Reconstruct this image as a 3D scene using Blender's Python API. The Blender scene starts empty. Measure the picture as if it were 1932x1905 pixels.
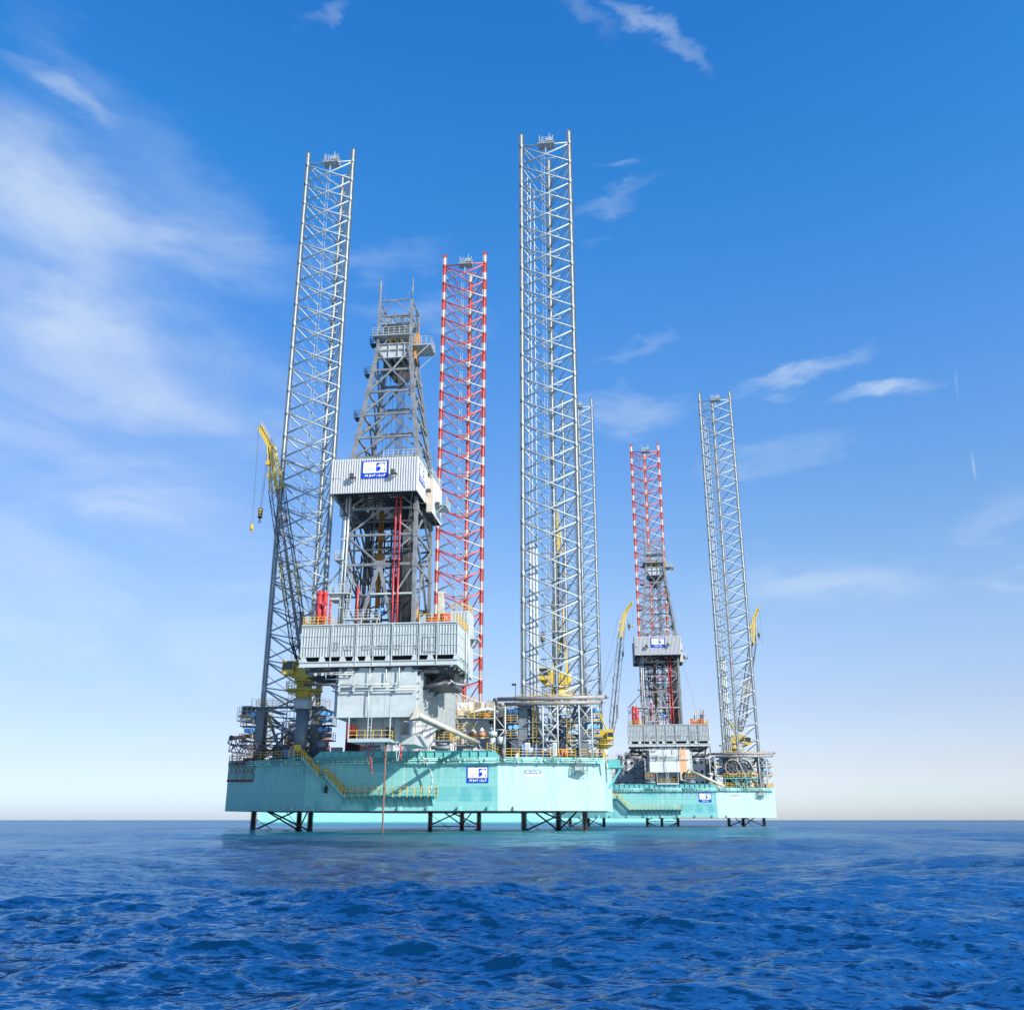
import bpy, math, random
import numpy as np
from mathutils import Vector, Matrix
R = math.radians
SC = bpy.context.scene
COL = SC.collection
rnd = random.Random(7)

# ------------------------------------------------------------------ camera
PITCH = math.atan((1546 - 952) / 1771.0)
cam_d = bpy.data.cameras.new("camera")
cam = bpy.data.objects.new("camera", cam_d)
COL.objects.link(cam)
cam.location = (0, 0, 1.45)
cam.rotation_euler = (math.pi / 2 + PITCH, 0, 0)
cam_d.sensor_fit = 'HORIZONTAL'
cam_d.sensor_width = 36
cam_d.lens = 36 * 1771 / 1932.0
cam_d.clip_start = 0.1
cam_d.clip_end = 60000
SC.camera = cam

# ------------------------------------------------------------------ light
SUN_AZ = 47.0      # degrees to the right of the direction back to the camera
SUN_EL = 33.0
az, el = R(SUN_AZ), R(SUN_EL)
SUN_DIR = Vector((math.sin(az) * math.cos(el), -math.cos(az) * math.cos(el), math.sin(el)))
sd = bpy.data.lights.new("sun", 'SUN')
sd.energy = 5.0
sd.angle = R(0.5)
sd.color = (1.0, 0.95, 0.87)
sun = bpy.data.objects.new("sun", sd)
COL.objects.link(sun)
sun.rotation_euler = SUN_DIR.to_track_quat('Z', 'Y').to_euler()

W = bpy.data.worlds.new("World")
SC.world = W
W.use_nodes = True
SKY_STRENGTH = 0.0893


def build_world():
    nt = W.node_tree
    N, L = nt.nodes, nt.links
    N.clear()
    out = N.new('ShaderNodeOutputWorld')
    bg = N.new('ShaderNodeBackground')
    bg.inputs['Strength'].default_value = SKY_STRENGTH
    sky = N.new('ShaderNodeTexSky')
    sky.sky_type = 'NISHITA'
    sky.sun_disc = False
    sky.sun_elevation = el
    # sun azimuth measured clockwise from +Y
    sky.sun_rotation = math.atan2(SUN_DIR.x, SUN_DIR.y)
    sky.altitude = 0
    sky.air_density = 1.0
    sky.dust_density = 0.6
    sky.ozone_density = 2.0
    tc = N.new('ShaderNodeTexCoord')
    sep = N.new('ShaderNodeSeparateXYZ')
    L.new(tc.outputs['Generated'], sep.inputs[0])
    # colour of the air by elevation (multiplies the physical sky)
    ramp = N.new('ShaderNodeValToRGB')
    L.new(sep.outputs['Z'], ramp.inputs[0])
    cr = ramp.color_ramp
    stops = SKY_STOPS
    while len(cr.elements) < len(stops):
        cr.elements.new(0.5)
    for e, (p, c) in zip(cr.elements, stops):
        e.position = p
        e.color = (*c, 1)
    mul = N.new('ShaderNodeMix')
    mul.data_type = 'RGBA'
    mul.blend_type = 'MULTIPLY'
    mul.inputs[0].default_value = 1
    L.new(sky.outputs[0], mul.inputs[6])
    sc_ = N.new('ShaderNodeVectorMath'); sc_.operation = 'SCALE'; sc_.inputs['Scale'].default_value = 1.5
    L.new(ramp.outputs[0], sc_.inputs[0])
    # the side away from the sun is a deeper blue low down
    ax = N.new('ShaderNodeMapRange'); ax.interpolation_type = 'SMOOTHSTEP'
    ax.inputs['From Min'].default_value = 0.28; ax.inputs['From Max'].default_value = -0.5
    L.new(sep.outputs['X'], ax.inputs['Value'])
    az_ = N.new('ShaderNodeMapRange'); az_.interpolation_type = 'SMOOTHSTEP'
    az_.inputs['From Min'].default_value = 0.66; az_.inputs['From Max'].default_value = 0.34
    L.new(sep.outputs['Z'], az_.inputs['Value'])
    am = N.new('ShaderNodeMath'); am.operation = 'MULTIPLY'
    L.new(ax.outputs[0], am.inputs[0]); L.new(az_.outputs[0], am.inputs[1])
    amx = N.new('ShaderNodeMix'); amx.data_type = 'RGBA'
    L.new(am.outputs[0], amx.inputs[0]); amx.inputs[6].default_value = (1, 1, 1, 1); amx.inputs[7].default_value = (0.74, 0.80, 0.88, 1)
    amm = N.new('ShaderNodeMix'); amm.data_type = 'RGBA'; amm.blend_type = 'MULTIPLY'; amm.inputs[0].default_value = 1
    L.new(sc_.outputs[0], amm.inputs[6]); L.new(amx.outputs[2], amm.inputs[7])
    L.new(amm.outputs[2], mul.inputs[7])
    # a paler, warmer horizon towards the sun side
    # clouds: thin cirrus. dome coordinates are direction / (z + k)
    add = N.new('ShaderNodeMath'); add.operation = 'ADD'; add.inputs[1].default_value = 0.35
    L.new(sep.outputs['Z'], add.inputs[0])
    dvx = N.new('ShaderNodeMath'); dvx.operation = 'DIVIDE'
    dvy = N.new('ShaderNodeMath'); dvy.operation = 'DIVIDE'
    L.new(sep.outputs['X'], dvx.inputs[0]); L.new(add.outputs[0], dvx.inputs[1])
    L.new(sep.outputs['Z'], dvy.inputs[0]); dvy.inputs[1].default_value = 0.55
    comb = N.new('ShaderNodeCombineXYZ')
    L.new(sep.outputs['X'], comb.inputs[0]); L.new(sep.outputs['Z'], comb.inputs[1])
    n1 = N.new('ShaderNodeTexNoise')
    n1.inputs['Scale'].default_value = 5.5
    n1.inputs['Detail'].default_value = 9
    n1.inputs['Roughness'].default_value = 0.55
    n1.inputs['Distortion'].default_value = 0.9
    mp = N.new('ShaderNodeMapping')
    mp.inputs['Rotation'].default_value = (0, 0, R(-24))
    mp.inputs['Scale'].default_value = (0.75, 1.9, 1)
    L.new(comb.outputs[0], mp.inputs[0])
    L.new(mp.outputs[0], n1.inputs['Vector'])
    wn = N.new('ShaderNodeTexNoise'); wn.inputs['Scale'].default_value = 9.0; wn.inputs['Detail'].default_value = 6
    wn.inputs['Roughness'].default_value = 0.6
    L.new(mp.outputs[0], wn.inputs['Vector'])
    wsub = N.new('ShaderNodeVectorMath'); wsub.operation = 'SUBTRACT'; wsub.inputs[1].default_value = (.5, .5, .5)
    L.new(wn.outputs['Color'], wsub.inputs[0])
    wsc = N.new('ShaderNodeVectorMath'); wsc.operation = 'MULTIPLY'; wsc.inputs[1].default_value = (0.16, 0.11, 0)
    L.new(wsub.outputs[0], wsc.inputs[0])
    wad = N.new('ShaderNodeVectorMath'); wad.operation = 'ADD'
    L.new(comb.outputs[0], wad.inputs[0]); L.new(wsc.outputs[0], wad.inputs[1])
    total = None
    # cloud banks: (x, z, rx, rz, rot, strength) in direction space
    for (cx, cz, rx, rz, rot, st) in CLOUDS:
        m = N.new('ShaderNodeMapping')
        m.vector_type = 'TEXTURE'
        m.inputs['Location'].default_value = (cx, cz, 0)
        m.inputs['Rotation'].default_value = (0, 0, R(rot))
        m.inputs['Scale'].default_value = (rx, rz, 1)
        L.new((wad if rx > 0.01 else comb).outputs[0], m.inputs[0])
        ln = N.new('ShaderNodeVectorMath'); ln.operation = 'LENGTH'
        L.new(m.outputs[0], ln.inputs[0])
        mr = N.new('ShaderNodeMapRange')
        mr.interpolation_type = 'SMOOTHSTEP'
        mr.inputs['From Min'].default_value = 1.0
        mr.inputs['From Max'].default_value = 0.0
        mr.inputs['To Min'].default_value = 0.0
        mr.inputs['To Max'].default_value = st
        L.new(ln.outputs['Value'], mr.inputs['Value'])
        if total is None:
            total = mr.outputs[0]
        else:
            a = N.new('ShaderNodeMath'); a.operation = 'ADD'
            L.new(total, a.inputs[0]); L.new(mr.outputs[0], a.inputs[1])
            total = a.outputs[0]
    nr = N.new('ShaderNodeMapRange')
    nr.interpolation_type = 'SMOOTHSTEP'
    nr.inputs['From Min'].default_value = 0.36
    nr.inputs['From Max'].default_value = 0.68
    nr.inputs['To Min'].default_value = 0.38
    L.new(n1.outputs[0], nr.inputs['Value'])
    mm = N.new('ShaderNodeMath'); mm.operation = 'MULTIPLY'
    L.new(total, mm.inputs[0]); L.new(nr.outputs[0], mm.inputs[1])
    cl = N.new('ShaderNodeClamp'); cl.inputs['Max'].default_value = 0.7
    L.new(mm.outputs[0], cl.inputs[0])
    mix = N.new('ShaderNodeMix'); mix.data_type = 'RGBA'
    L.new(cl.outputs[0], mix.inputs[0])
    L.new(mul.outputs[2], mix.inputs[6])
    mix.inputs[7].default_value = CLOUD_COL
    # below the horizon: dim sea colour
    lt = N.new('ShaderNodeMath'); lt.operation = 'LESS_THAN'; lt.inputs[1].default_value = -0.01
    L.new(sep.outputs['Z'], lt.inputs[0])
    mix2 = N.new('ShaderNodeMix'); mix2.data_type = 'RGBA'
    L.new(lt.outputs[0], mix2.inputs[0])
    L.new(mix.outputs[2], mix2.inputs[6])
    mix2.inputs[7].default_value = (0.15, 0.6, 1.5, 1)
    L.new(mix2.outputs[2], bg.inputs['Color'])
    L.new(bg.outputs[0], out.inputs[0])


SKY_STOPS = [(0.0, (0.53, 0.595, 0.84)), (0.017, (0.53, 0.595, 0.84)), (0.053, (0.54, 0.517, 0.644)), (0.109, (0.553, 0.515, 0.6)), (0.204, (0.565, 0.6, 0.665)), (0.298, (0.47, 0.61, 0.75)), (0.407, (0.355, 0.632, 0.87)), (0.515, (0.245, 0.635, 0.964)), (0.611, (0.165, 0.63, 0.992)), (0.7, (0.125, 0.585, 1.015)), (1.0, (0.125, 0.585, 1.015))]
CLOUDS = [(-0.452, 0.391, 0.371, 0.173, -8, 0.42), (-0.485, 0.505, 0.241, 0.107, 0, 0.35), (-0.416, 0.192, 0.463, 0.203, 0, 0.40), (-0.425, 0.541, 0.193, 0.073, -14, 0.43), (-0.321, 0.582, 0.145, 0.044, -30, 0.36), (-0.295, 0.531, 0.130, 0.033, -12, 0.35), (-0.406, 0.609, 0.053, 0.017, -8, 0.50), (-0.404, 0.446, 0.200, 0.056, -5, 0.38), (-0.313, 0.383, 0.170, 0.043, -8, 0.38), (-0.397, 0.303, 0.168, 0.029, 0, 0.25), (0.134, 0.709, 0.072, 0.013, -38, 0.51), (0.066, 0.727, 0.073, 0.012, -25, 0.21), (0.128, 0.402, 0.081, 0.023, 0, 0.72), (0.298, 0.424, 0.084, 0.015, 12, 0.76), (0.381, 0.397, 0.059, 0.013, 6, 0.68), (0.099, 0.585, 0.058, 0.011, 10, 0.32), (0.097, 0.615, 0.031, 0.008, 0, 0.18), (0.263, 0.355, 0.083, 0.018, 4, 0.32), (0.298, 0.225, 0.148, 0.036, -3, 0.40), (0.463, 0.266, 0.045, 0.028, 0, 0.32), (0.130, 0.452, 0.048, 0.010, 6, 0.28), (0.466, 0.230, 0.056, 0.012, 0, 0.24), (-0.144, 0.541, 0.091, 0.017, 8, 0.30), (-0.102, 0.494, 0.110, 0.023, 0, 0.22), (0.425, 0.396, 0.002, 0.021, 8, 0.30), (0.441, 0.320, 0.002, 0.020, 8, 0.30), (-0.181, 0.700, 0.034, 0.008, 30, 0.30)]
CLOUD_COL = (4.0, 4.6, 5.3, 1)
build_world()

SC.view_settings.view_transform = 'Standard'
SC.view_settings.look = 'None'
SC.view_settings.exposure = 1.05
SC.view_settings.gamma = 1.0
SC.view_settings.use_curve_mapping = False


# ------------------------------------------------------------------ materials
def nodes_of(name):
    m = bpy.data.materials.new(name)
    m.use_nodes = True
    nt = m.node_tree
    return m, nt, nt.nodes, nt.links, nt.nodes['Principled BSDF']


def paint(name, col, rough=0.5, metal=0.0, var=0.12, scale=1.2, rust=0.0, streak=0.0, dirt=(0.12, 0.1, 0.08), spec=0.35):
    """painted steel: slow tone variation, vertical run marks, spots of rust"""
    m, nt, N, L, b = nodes_of(name)
    col = tuple(c * 0.69 for c in col)
    tc = N.new('ShaderNodeTexCoord')
    n = N.new('ShaderNodeTexNoise')
    n.inputs['Scale'].default_value = scale
    n.inputs['Detail'].default_value = 6
    L.new(tc.outputs['Object'], n.inputs['Vector'])
    mr = N.new('ShaderNodeMapRange')
    mr.inputs['From Min'].default_value = 0.3
    mr.inputs['From Max'].default_value = 0.7
    mr.inputs['To Min'].default_value = 1 - var
    mr.inputs['To Max'].default_value = 1 + var * 0.6
    L.new(n.outputs[0], mr.inputs['Value'])
    mul = N.new('ShaderNodeMix'); mul.data_type = 'RGBA'; mul.blend_type = 'MULTIPLY'
    mul.inputs[0].default_value = 1
    mul.inputs[6].default_value = (*col, 1)
    L.new(mr.outputs[0], mul.inputs[7])
    cur = mul.outputs[2]
    if streak > 0:
        mp = N.new('ShaderNodeMapping')
        mp.inputs['Scale'].default_value = (2.2, 2.2, 0.16)
        L.new(tc.outputs['Object'], mp.inputs[0])
        s = N.new('ShaderNodeTexNoise'); s.inputs['Scale'].default_value = 1.6; s.inputs['Detail'].default_value = 5
        L.new(mp.outputs[0], s.inputs['Vector'])
        sr = N.new('ShaderNodeMapRange')
        sr.inputs['From Min'].default_value = 0.55
        sr.inputs['From Max'].default_value = 0.8
        sr.inputs['To Max'].default_value = streak
        L.new(s.outputs[0], sr.inputs['Value'])
        mx = N.new('ShaderNodeMix'); mx.data_type = 'RGBA'
        L.new(sr.outputs[0], mx.inputs[0]); L.new(cur, mx.inputs[6]); mx.inputs[7].default_value = (*dirt, 1)
        cur = mx.outputs[2]
    if rust > 0:
        r = N.new('ShaderNodeTexNoise'); r.inputs['Scale'].default_value = 3.1; r.inputs['Detail'].default_value = 8
        r.inputs['Roughness'].default_value = 0.65
        L.new(tc.outputs['Object'], r.inputs['Vector'])
        rr = N.new('ShaderNodeMapRange')
        rr.inputs['From Min'].default_value = 0.72 - rust * 0.3
        rr.inputs['From Max'].default_value = 0.82 - rust * 0.3
        L.new(r.outputs[0], rr.inputs['Value'])
        mx = N.new('ShaderNodeMix'); mx.data_type = 'RGBA'
        L.new(rr.outputs[0], mx.inputs[0]); L.new(cur, mx.inputs[6]); mx.inputs[7].default_value = (0.2, 0.075, 0.03, 1)
        cur = mx.outputs[2]
    L.new(cur, b.inputs['Base Color'])
    b.inputs['Roughness'].default_value = rough
    b.inputs['Metallic'].default_value = metal
    b.inputs['Specular IOR Level'].default_value = spec
    return m


def hull_paint(name, col, patch_col, new_col):
    """turquoise plating: big repainted rectangles, plate seams, dirt runs"""
    m, nt, N, L, b = nodes_of(name)
    tc = N.new('ShaderNodeTexCoord')
    sep = N.new('ShaderNodeSeparateXYZ'); L.new(tc.outputs['Object'], sep.inputs[0])
    cmb = N.new('ShaderNodeCombineXYZ')
    L.new(sep.outputs['X'], cmb.inputs[0]); L.new(sep.outputs['Z'], cmb.inputs[1])
    # repainted patches
    br = N.new('ShaderNodeTexBrick')
    br.offset = 0.37; br.offset_frequency = 2; br.squash = 1.6; br.squash_frequency = 3
    br.inputs['Scale'].default_value = 1.0
    br.inputs['Brick Width'].default_value = 4.3
    br.inputs['Row Height'].default_value = 1.9
    br.inputs['Mortar Size'].default_value = 0.0
    br.inputs['Color1'].default_value = (0, 0, 0, 1); br.inputs['Color2'].default_value = (1, 1, 1, 1)
    br.inputs['Bias'].default_value = -0.2
    L.new(cmb.outputs[0], br.inputs['Vector'])
    n = N.new('ShaderNodeTexNoise'); n.inputs['Scale'].default_value = 0.35; n.inputs['Detail'].default_value = 4
    L.new(tc.outputs['Object'], n.inputs['Vector'])
    mu = N.new('ShaderNodeMath'); mu.operation = 'MULTIPLY'
    L.new(br.outputs['Color'], mu.inputs[0])
    nr = N.new('ShaderNodeMapRange'); nr.inputs['From Min'].default_value = 0.40; nr.inputs['From Max'].default_value = 0.52
    nr.inputs['To Max'].default_value = 1.0
    L.new(n.outputs[0], nr.inputs['Value']); L.new(nr.outputs[0], mu.inputs[1])
    mx = N.new('ShaderNodeMix'); mx.data_type = 'RGBA'
    L.new(mu.outputs[0], mx.inputs[0]); mx.inputs[6].default_value = (*col, 1); mx.inputs[7].default_value = (*patch_col, 1)
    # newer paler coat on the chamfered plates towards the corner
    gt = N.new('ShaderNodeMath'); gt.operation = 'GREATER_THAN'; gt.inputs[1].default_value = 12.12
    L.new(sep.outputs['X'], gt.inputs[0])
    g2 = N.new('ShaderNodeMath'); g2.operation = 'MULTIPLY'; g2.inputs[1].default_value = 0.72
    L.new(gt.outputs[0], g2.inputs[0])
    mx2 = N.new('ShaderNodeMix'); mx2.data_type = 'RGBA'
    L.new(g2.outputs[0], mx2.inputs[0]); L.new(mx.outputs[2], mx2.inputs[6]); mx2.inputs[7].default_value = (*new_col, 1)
    # seams
    bs = N.new('ShaderNodeTexBrick'); bs.offset = 0.5
    bs.inputs['Scale'].default_value = 1.0
    bs.inputs['Brick Width'].default_value = 6.0; bs.inputs['Row Height'].default_value = 2.3
    bs.inputs['Mortar Size'].default_value = 0.02; bs.inputs['Mortar Smooth'].default_value = 0.2
    bs.inputs['Color1'].default_value = (1, 1, 1, 1); bs.inputs['Color2'].default_value = (1, 1, 1, 1)
    bs.inputs['Mortar'].default_value = (0.66, 0.7, 0.7, 1)
    L.new(cmb.outputs[0], bs.inputs['Vector'])
    ms = N.new('ShaderNodeMix'); ms.data_type = 'RGBA'; ms.blend_type = 'MULTIPLY'; ms.inputs[0].default_value = 1
    L.new(mx2.outputs[2], ms.inputs[6]); L.new(bs.outputs[0], ms.inputs[7])
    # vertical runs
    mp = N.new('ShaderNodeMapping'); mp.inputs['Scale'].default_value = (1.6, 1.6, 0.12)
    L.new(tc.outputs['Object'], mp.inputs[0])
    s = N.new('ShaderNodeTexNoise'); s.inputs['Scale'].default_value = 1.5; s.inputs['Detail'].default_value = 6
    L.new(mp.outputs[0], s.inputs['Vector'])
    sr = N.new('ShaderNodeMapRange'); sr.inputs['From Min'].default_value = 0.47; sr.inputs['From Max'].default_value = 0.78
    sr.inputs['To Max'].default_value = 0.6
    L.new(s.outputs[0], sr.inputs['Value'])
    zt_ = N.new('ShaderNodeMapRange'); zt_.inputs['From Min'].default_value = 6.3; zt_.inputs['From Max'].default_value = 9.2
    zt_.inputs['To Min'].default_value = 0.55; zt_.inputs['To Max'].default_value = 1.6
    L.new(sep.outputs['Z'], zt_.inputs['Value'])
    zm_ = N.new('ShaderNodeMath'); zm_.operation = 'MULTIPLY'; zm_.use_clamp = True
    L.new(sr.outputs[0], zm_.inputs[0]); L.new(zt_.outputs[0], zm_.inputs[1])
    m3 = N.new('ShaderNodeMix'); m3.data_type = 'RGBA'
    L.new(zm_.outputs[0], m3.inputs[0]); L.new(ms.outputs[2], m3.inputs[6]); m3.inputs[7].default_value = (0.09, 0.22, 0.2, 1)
    # small rust specks
    r = N.new('ShaderNodeTexNoise'); r.inputs['Scale'].default_value = 2.6; r.inputs['Detail'].default_value = 9
    r.inputs['Roughness'].default_value = 0.7
    L.new(tc.outputs['Object'], r.inputs['Vector'])
    rr = N.new('ShaderNodeMapRange'); rr.inputs['From Min'].default_value = 0.66; rr.inputs['From Max'].default_value = 0.73
    rr.inputs['To Max'].default_value = 0.6
    L.new(r.outputs[0], rr.inputs['Value'])
    m4 = N.new('ShaderNodeMix'); m4.data_type = 'RGBA'
    L.new(rr.outputs[0], m4.inputs[0]); L.new(m3.outputs[2], m4.inputs[6]); m4.inputs[7].default_value = (0.2, 0.14, 0.1, 1)
    L.new(m4.outputs[2], b.inputs['Base Color'])
    b.inputs['Roughness'].default_value = 0.42
    b.inputs['Specular IOR Level'].default_value = 0.4
    # slight oil-canning of the plating
    w = N.new('ShaderNodeTexNoise'); w.inputs['Scale'].default_value = 0.8; w.inputs['Detail'].default_value = 2
    L.new(tc.outputs['Object'], w.inputs['Vector'])
    bu = N.new('ShaderNodeBump'); bu.inputs['Strength'].default_value = 0.25; bu.inputs['Distance'].default_value = 0.06
    L.new(w.outputs[0], bu.inputs['Height']); L.new(bu.outputs[0], b.inputs['Normal'])
    return m


def banded(name, period=4.02, phase=0.0, white=(0.42, 0.36, 0.33), red=(0.42, 0.06, 0.04)):
    m, nt, N, L, b = nodes_of(name)
    tc = N.new('ShaderNodeTexCoord')
    sep = N.new('ShaderNodeSeparateXYZ'); L.new(tc.outputs['Object'], sep.inputs[0])
    a = N.new('ShaderNodeMath'); a.operation = 'MULTIPLY_ADD'
    a.inputs[1].default_value = 1 / period; a.inputs[2].default_value = phase / period
    L.new(sep.outputs['Z'], a.inputs[0])
    fr = N.new('ShaderNodeMath'); fr.operation = 'FRACT'; L.new(a.outputs[0], fr.inputs[0])
    gt = N.new('ShaderNodeMath'); gt.operation = 'GREATER_THAN'; gt.inputs[1].default_value = 0.4
    L.new(fr.outputs[0], gt.inputs[0])
    n = N.new('ShaderNodeTexNoise'); n.inputs['Scale'].default_value = 0.9; n.inputs['Detail'].default_value = 6
    L.new(tc.outputs['Object'], n.inputs['Vector'])
    nr = N.new('ShaderNodeMapRange'); nr.inputs['To Min'].default_value = 0.75; nr.inputs['To Max'].default_value = 1.2
    L.new(n.outputs[0], nr.inputs['Value'])
    mx = N.new('ShaderNodeMix'); mx.data_type = 'RGBA'
    L.new(gt.outputs[0], mx.inputs[0])
    mx.inputs[6].default_value = (*white, 1); mx.inputs[7].default_value = (*red, 1)
    ml = N.new('ShaderNodeMix'); ml.data_type = 'RGBA'; ml.blend_type = 'MULTIPLY'; ml.inputs[0].default_value = 1
    L.new(mx.outputs[2], ml.inputs[6]); L.new(nr.outputs[0], ml.inputs[7])
    L.new(ml.outputs[2], b.inputs['Base Color'])
    b.inputs['Roughness'].default_value = 0.5
    return m


def wet_leg(name, col):
    """painted leg whose lowest metres are black-brown from the sea"""
    m = paint(name, col, 0.42, 0, 0.14, 0.9, rust=0.12, streak=0.3)
    nt = m.node_tree; N, L = nt.nodes, nt.links
    b = N['Principled BSDF']
    src = b.inputs['Base Color'].links[0].from_socket
    tc = N.new('ShaderNodeTexCoord')
    sep = N.new('ShaderNodeSeparateXYZ'); L.new(tc.outputs['Object'], sep.inputs[0])
    n = N.new('ShaderNodeTexNoise'); n.inputs['Scale'].default_value = 1.5; n.inputs['Detail'].default_value = 6
    L.new(tc.outputs['Object'], n.inputs['Vector'])
    ad = N.new('ShaderNodeMath'); ad.operation = 'MULTIPLY_ADD'; ad.inputs[1].default_value = 3.0
    L.new(n.outputs[0], ad.inputs[0]); L.new(sep.outputs['Z'], ad.inputs[2])
    mr = N.new('ShaderNodeMapRange'); mr.inputs['From Min'].default_value = 6.5; mr.inputs['From Max'].default_value = 4.0
    L.new(ad.outputs[0], mr.inputs['Value'])
    mx = N.new('ShaderNodeMix'); mx.data_type = 'RGBA'
    L.new(mr.outputs[0], mx.inputs[0]); L.new(src, mx.inputs[6]); mx.inputs[7].default_value = (0.028, 0.024, 0.022, 1)
    L.new(mx.outputs[2], b.inputs['Base Color'])
    return m


def rust_front(name, col):
    """pale blue-grey end plate with one broad orange rust run"""
    m = paint(name, col, 0.5, 0, 0.08, 0.6, rust=0.0, streak=0.12)
    nt = m.node_tree; N, L = nt.nodes, nt.links
    b = N['Principled BSDF']
    src = b.inputs['Base Color'].links[0].from_socket
    tc = N.new('ShaderNodeTexCoord')
    sep = N.new('ShaderNodeSeparateXYZ'); L.new(tc.outputs['Object'], sep.inputs[0])
    mp = N.new('ShaderNodeMapping'); mp.inputs['Scale'].default_value = (1.5, 1, 0.25)
    L.new(tc.outputs['Object'], mp.inputs[0])
    n = N.new('ShaderNodeTexNoise'); n.inputs['Scale'].default_value = 1.3; n.inputs['Detail'].default_value = 6
    L.new(mp.outputs[0], n.inputs['Vector'])
    ad = N.new('ShaderNodeMath'); ad.operation = 'ADD'; ad.inputs[1].default_value = -3.15
    L.new(sep.outputs['X'], ad.inputs[0])
    ab = N.new('ShaderNodeMath'); ab.operation = 'ABSOLUTE'; L.new(ad.outputs[0], ab.inputs[0])
    s = N.new('ShaderNodeMath'); s.operation = 'MULTIPLY_ADD'; s.inputs[1].default_value = 1.2; L.new(n.outputs[0], s.inputs[0]); L.new(ab.outputs[0], s.inputs[2])
    mr = N.new('ShaderNodeMapRange'); mr.inputs['From Min'].default_value = 1.75; mr.inputs['From Max'].default_value = 1.05
    mr.inputs['To Max'].default_value = 0.85
    L.new(s.outputs[0], mr.inputs['Value'])
    mx = N.new('ShaderNodeMix'); mx.data_type = 'RGBA'
    L.new(mr.outputs[0], mx.inputs[0]); L.new(src, mx.inputs[6]); mx.inputs[7].default_value = (0.55, 0.25, 0.09, 1)
    L.new(mx.outputs[2], b.inputs['Base Color'])
    return m


M = {}
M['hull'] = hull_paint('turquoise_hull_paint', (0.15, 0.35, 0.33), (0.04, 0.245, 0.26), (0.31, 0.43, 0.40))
M['teal'] = paint('turquoise_steel', (0.13, 0.46, 0.44), 0.45, var=0.15, rust=0.1, streak=0.3)
M['pipe_teal'] = paint('pale_green_pipe', (0.28, 0.56, 0.50), 0.4, var=0.15, rust=0.12)
M['leg'] = wet_leg('pale_grey_leg_paint', (0.43, 0.48, 0.49))
M['rack'] = wet_leg('rack_steel', (0.13, 0.15, 0.165))
M['band'] = banded('red_white_leg_bands')
M['band_rack'] = banded('red_white_rack_bands', white=(0.28, 0.24, 0.22), red=(0.22, 0.03, 0.02))
M['grey'] = paint('grey_blue_paint', (0.42, 0.46, 0.46), 0.48, var=0.1, rust=0.08, streak=0.2)
M['lgrey'] = paint('light_grey_blue_paint', (0.47, 0.51, 0.50), 0.48, var=0.1, rust=0.09, streak=0.4)
M['derrick'] = paint('galvanised_derrick_steel', (0.24, 0.25, 0.255), 0.45, metal=0.2, var=0.3, scale=1.0, rust=0.22, streak=0.45)
M['dgrey'] = paint('dark_grey_steel', (0.06, 0.066, 0.072), 0.5, var=0.3, rust=0.15)
M['jack'] = paint('jack_case_grey', (0.17, 0.20, 0.225), 0.5, var=0.2, rust=0.14, streak=0.3)
M['black'] = paint('black_rubber', (0.02, 0.02, 0.022), 0.6)
M['corr'] = paint('corrugated_cladding', (0.60, 0.60, 0.59), 0.4, metal=0.15, var=0.06, streak=0.14)
M['beige'] = paint('beige_cladding', (0.55, 0.48, 0.40), 0.5, var=0.1, streak=0.2)
M['pipe_grey'] = paint('brown_grey_pipe', (0.27, 0.25, 0.24), 0.45, var=0.2, rust=0.15)
M['chute'] = paint('stained_cream_pipe', (0.55, 0.50, 0.40), 0.5, var=0.25, rust=0.25)
M['white'] = paint('white_paint', (0.80, 0.80, 0.78), 0.45, var=0.06, streak=0.12)
M['yellow'] = paint('yellow_paint', (0.72, 0.46, 0.055), 0.45, var=0.12, rust=0.1)
M['crane_y'] = paint('crane_yellow_paint', (0.66, 0.46, 0.06), 0.4, var=0.12, rust=0.08, streak=0.2)
M['orange'] = paint('ochre_orange_paint', (0.55, 0.25, 0.05), 0.45, var=0.25, rust=0.2)
M['red'] = paint('red_paint', (0.50, 0.05, 0.05), 0.35, var=0.12)
M['rustred'] = paint('dark_red_rusty_paint', (0.20, 0.035, 0.03), 0.6, var=0.3, rust=0.3)
M['rust'] = paint('rusty_steel', (0.18, 0.09, 0.065), 0.75, var=0.35, rust=0.35)
M['mauve'] = paint('weathered_lattice', (0.17, 0.13, 0.15), 0.7, var=0.3, rust=0.25)
M['pink'] = paint('brick_red_container_paint', (0.36, 0.16, 0.12), 0.55, var=0.15, rust=0.2, streak=0.3)
M['blue'] = paint('blue_machine_paint', (0.05, 0.22, 0.55), 0.35, var=0.15)
M['lblue'] = paint('sky_blue_machine_paint', (0.18, 0.45, 0.80), 0.35, var=0.12)
M['logo_blue'] = paint('sign_blue', (0.0, 0.05, 0.48), 0.35, var=0.04)
M['logo_white'] = paint('sign_white', (0.85, 0.84, 0.84), 0.4, var=0.03)
M['letter_grey'] = paint('sign_grey', (0.25, 0.27, 0.3), 0.4, var=0.03)
M['glass'] = paint('dark_window', (0.03, 0.045, 0.06), 0.12, spec=0.6)
M['dark'] = paint('dark_recess', (0.03, 0.035, 0.04), 0.7)
M['rope'] = paint('wire_rope', (0.10, 0.10, 0.11), 0.6)
M['rope_light'] = paint('pale_wire_rope', (0.35, 0.4, 0.42), 0.5)
M['rust_front'] = rust_front('rust_streaked_end_plate', (0.58, 0.62, 0.59))
M['deck'] = paint('green_deck_paint', (0.12, 0.2, 0.19), 0.7, var=0.3)
M['barge'] = paint('turquoise_barge_paint', (0.26, 0.62, 0.62), 0.5, var=0.05)
M['terracotta'] = paint('terracotta_paint', (0.5, 0.17, 0.1), 0.5)
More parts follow.
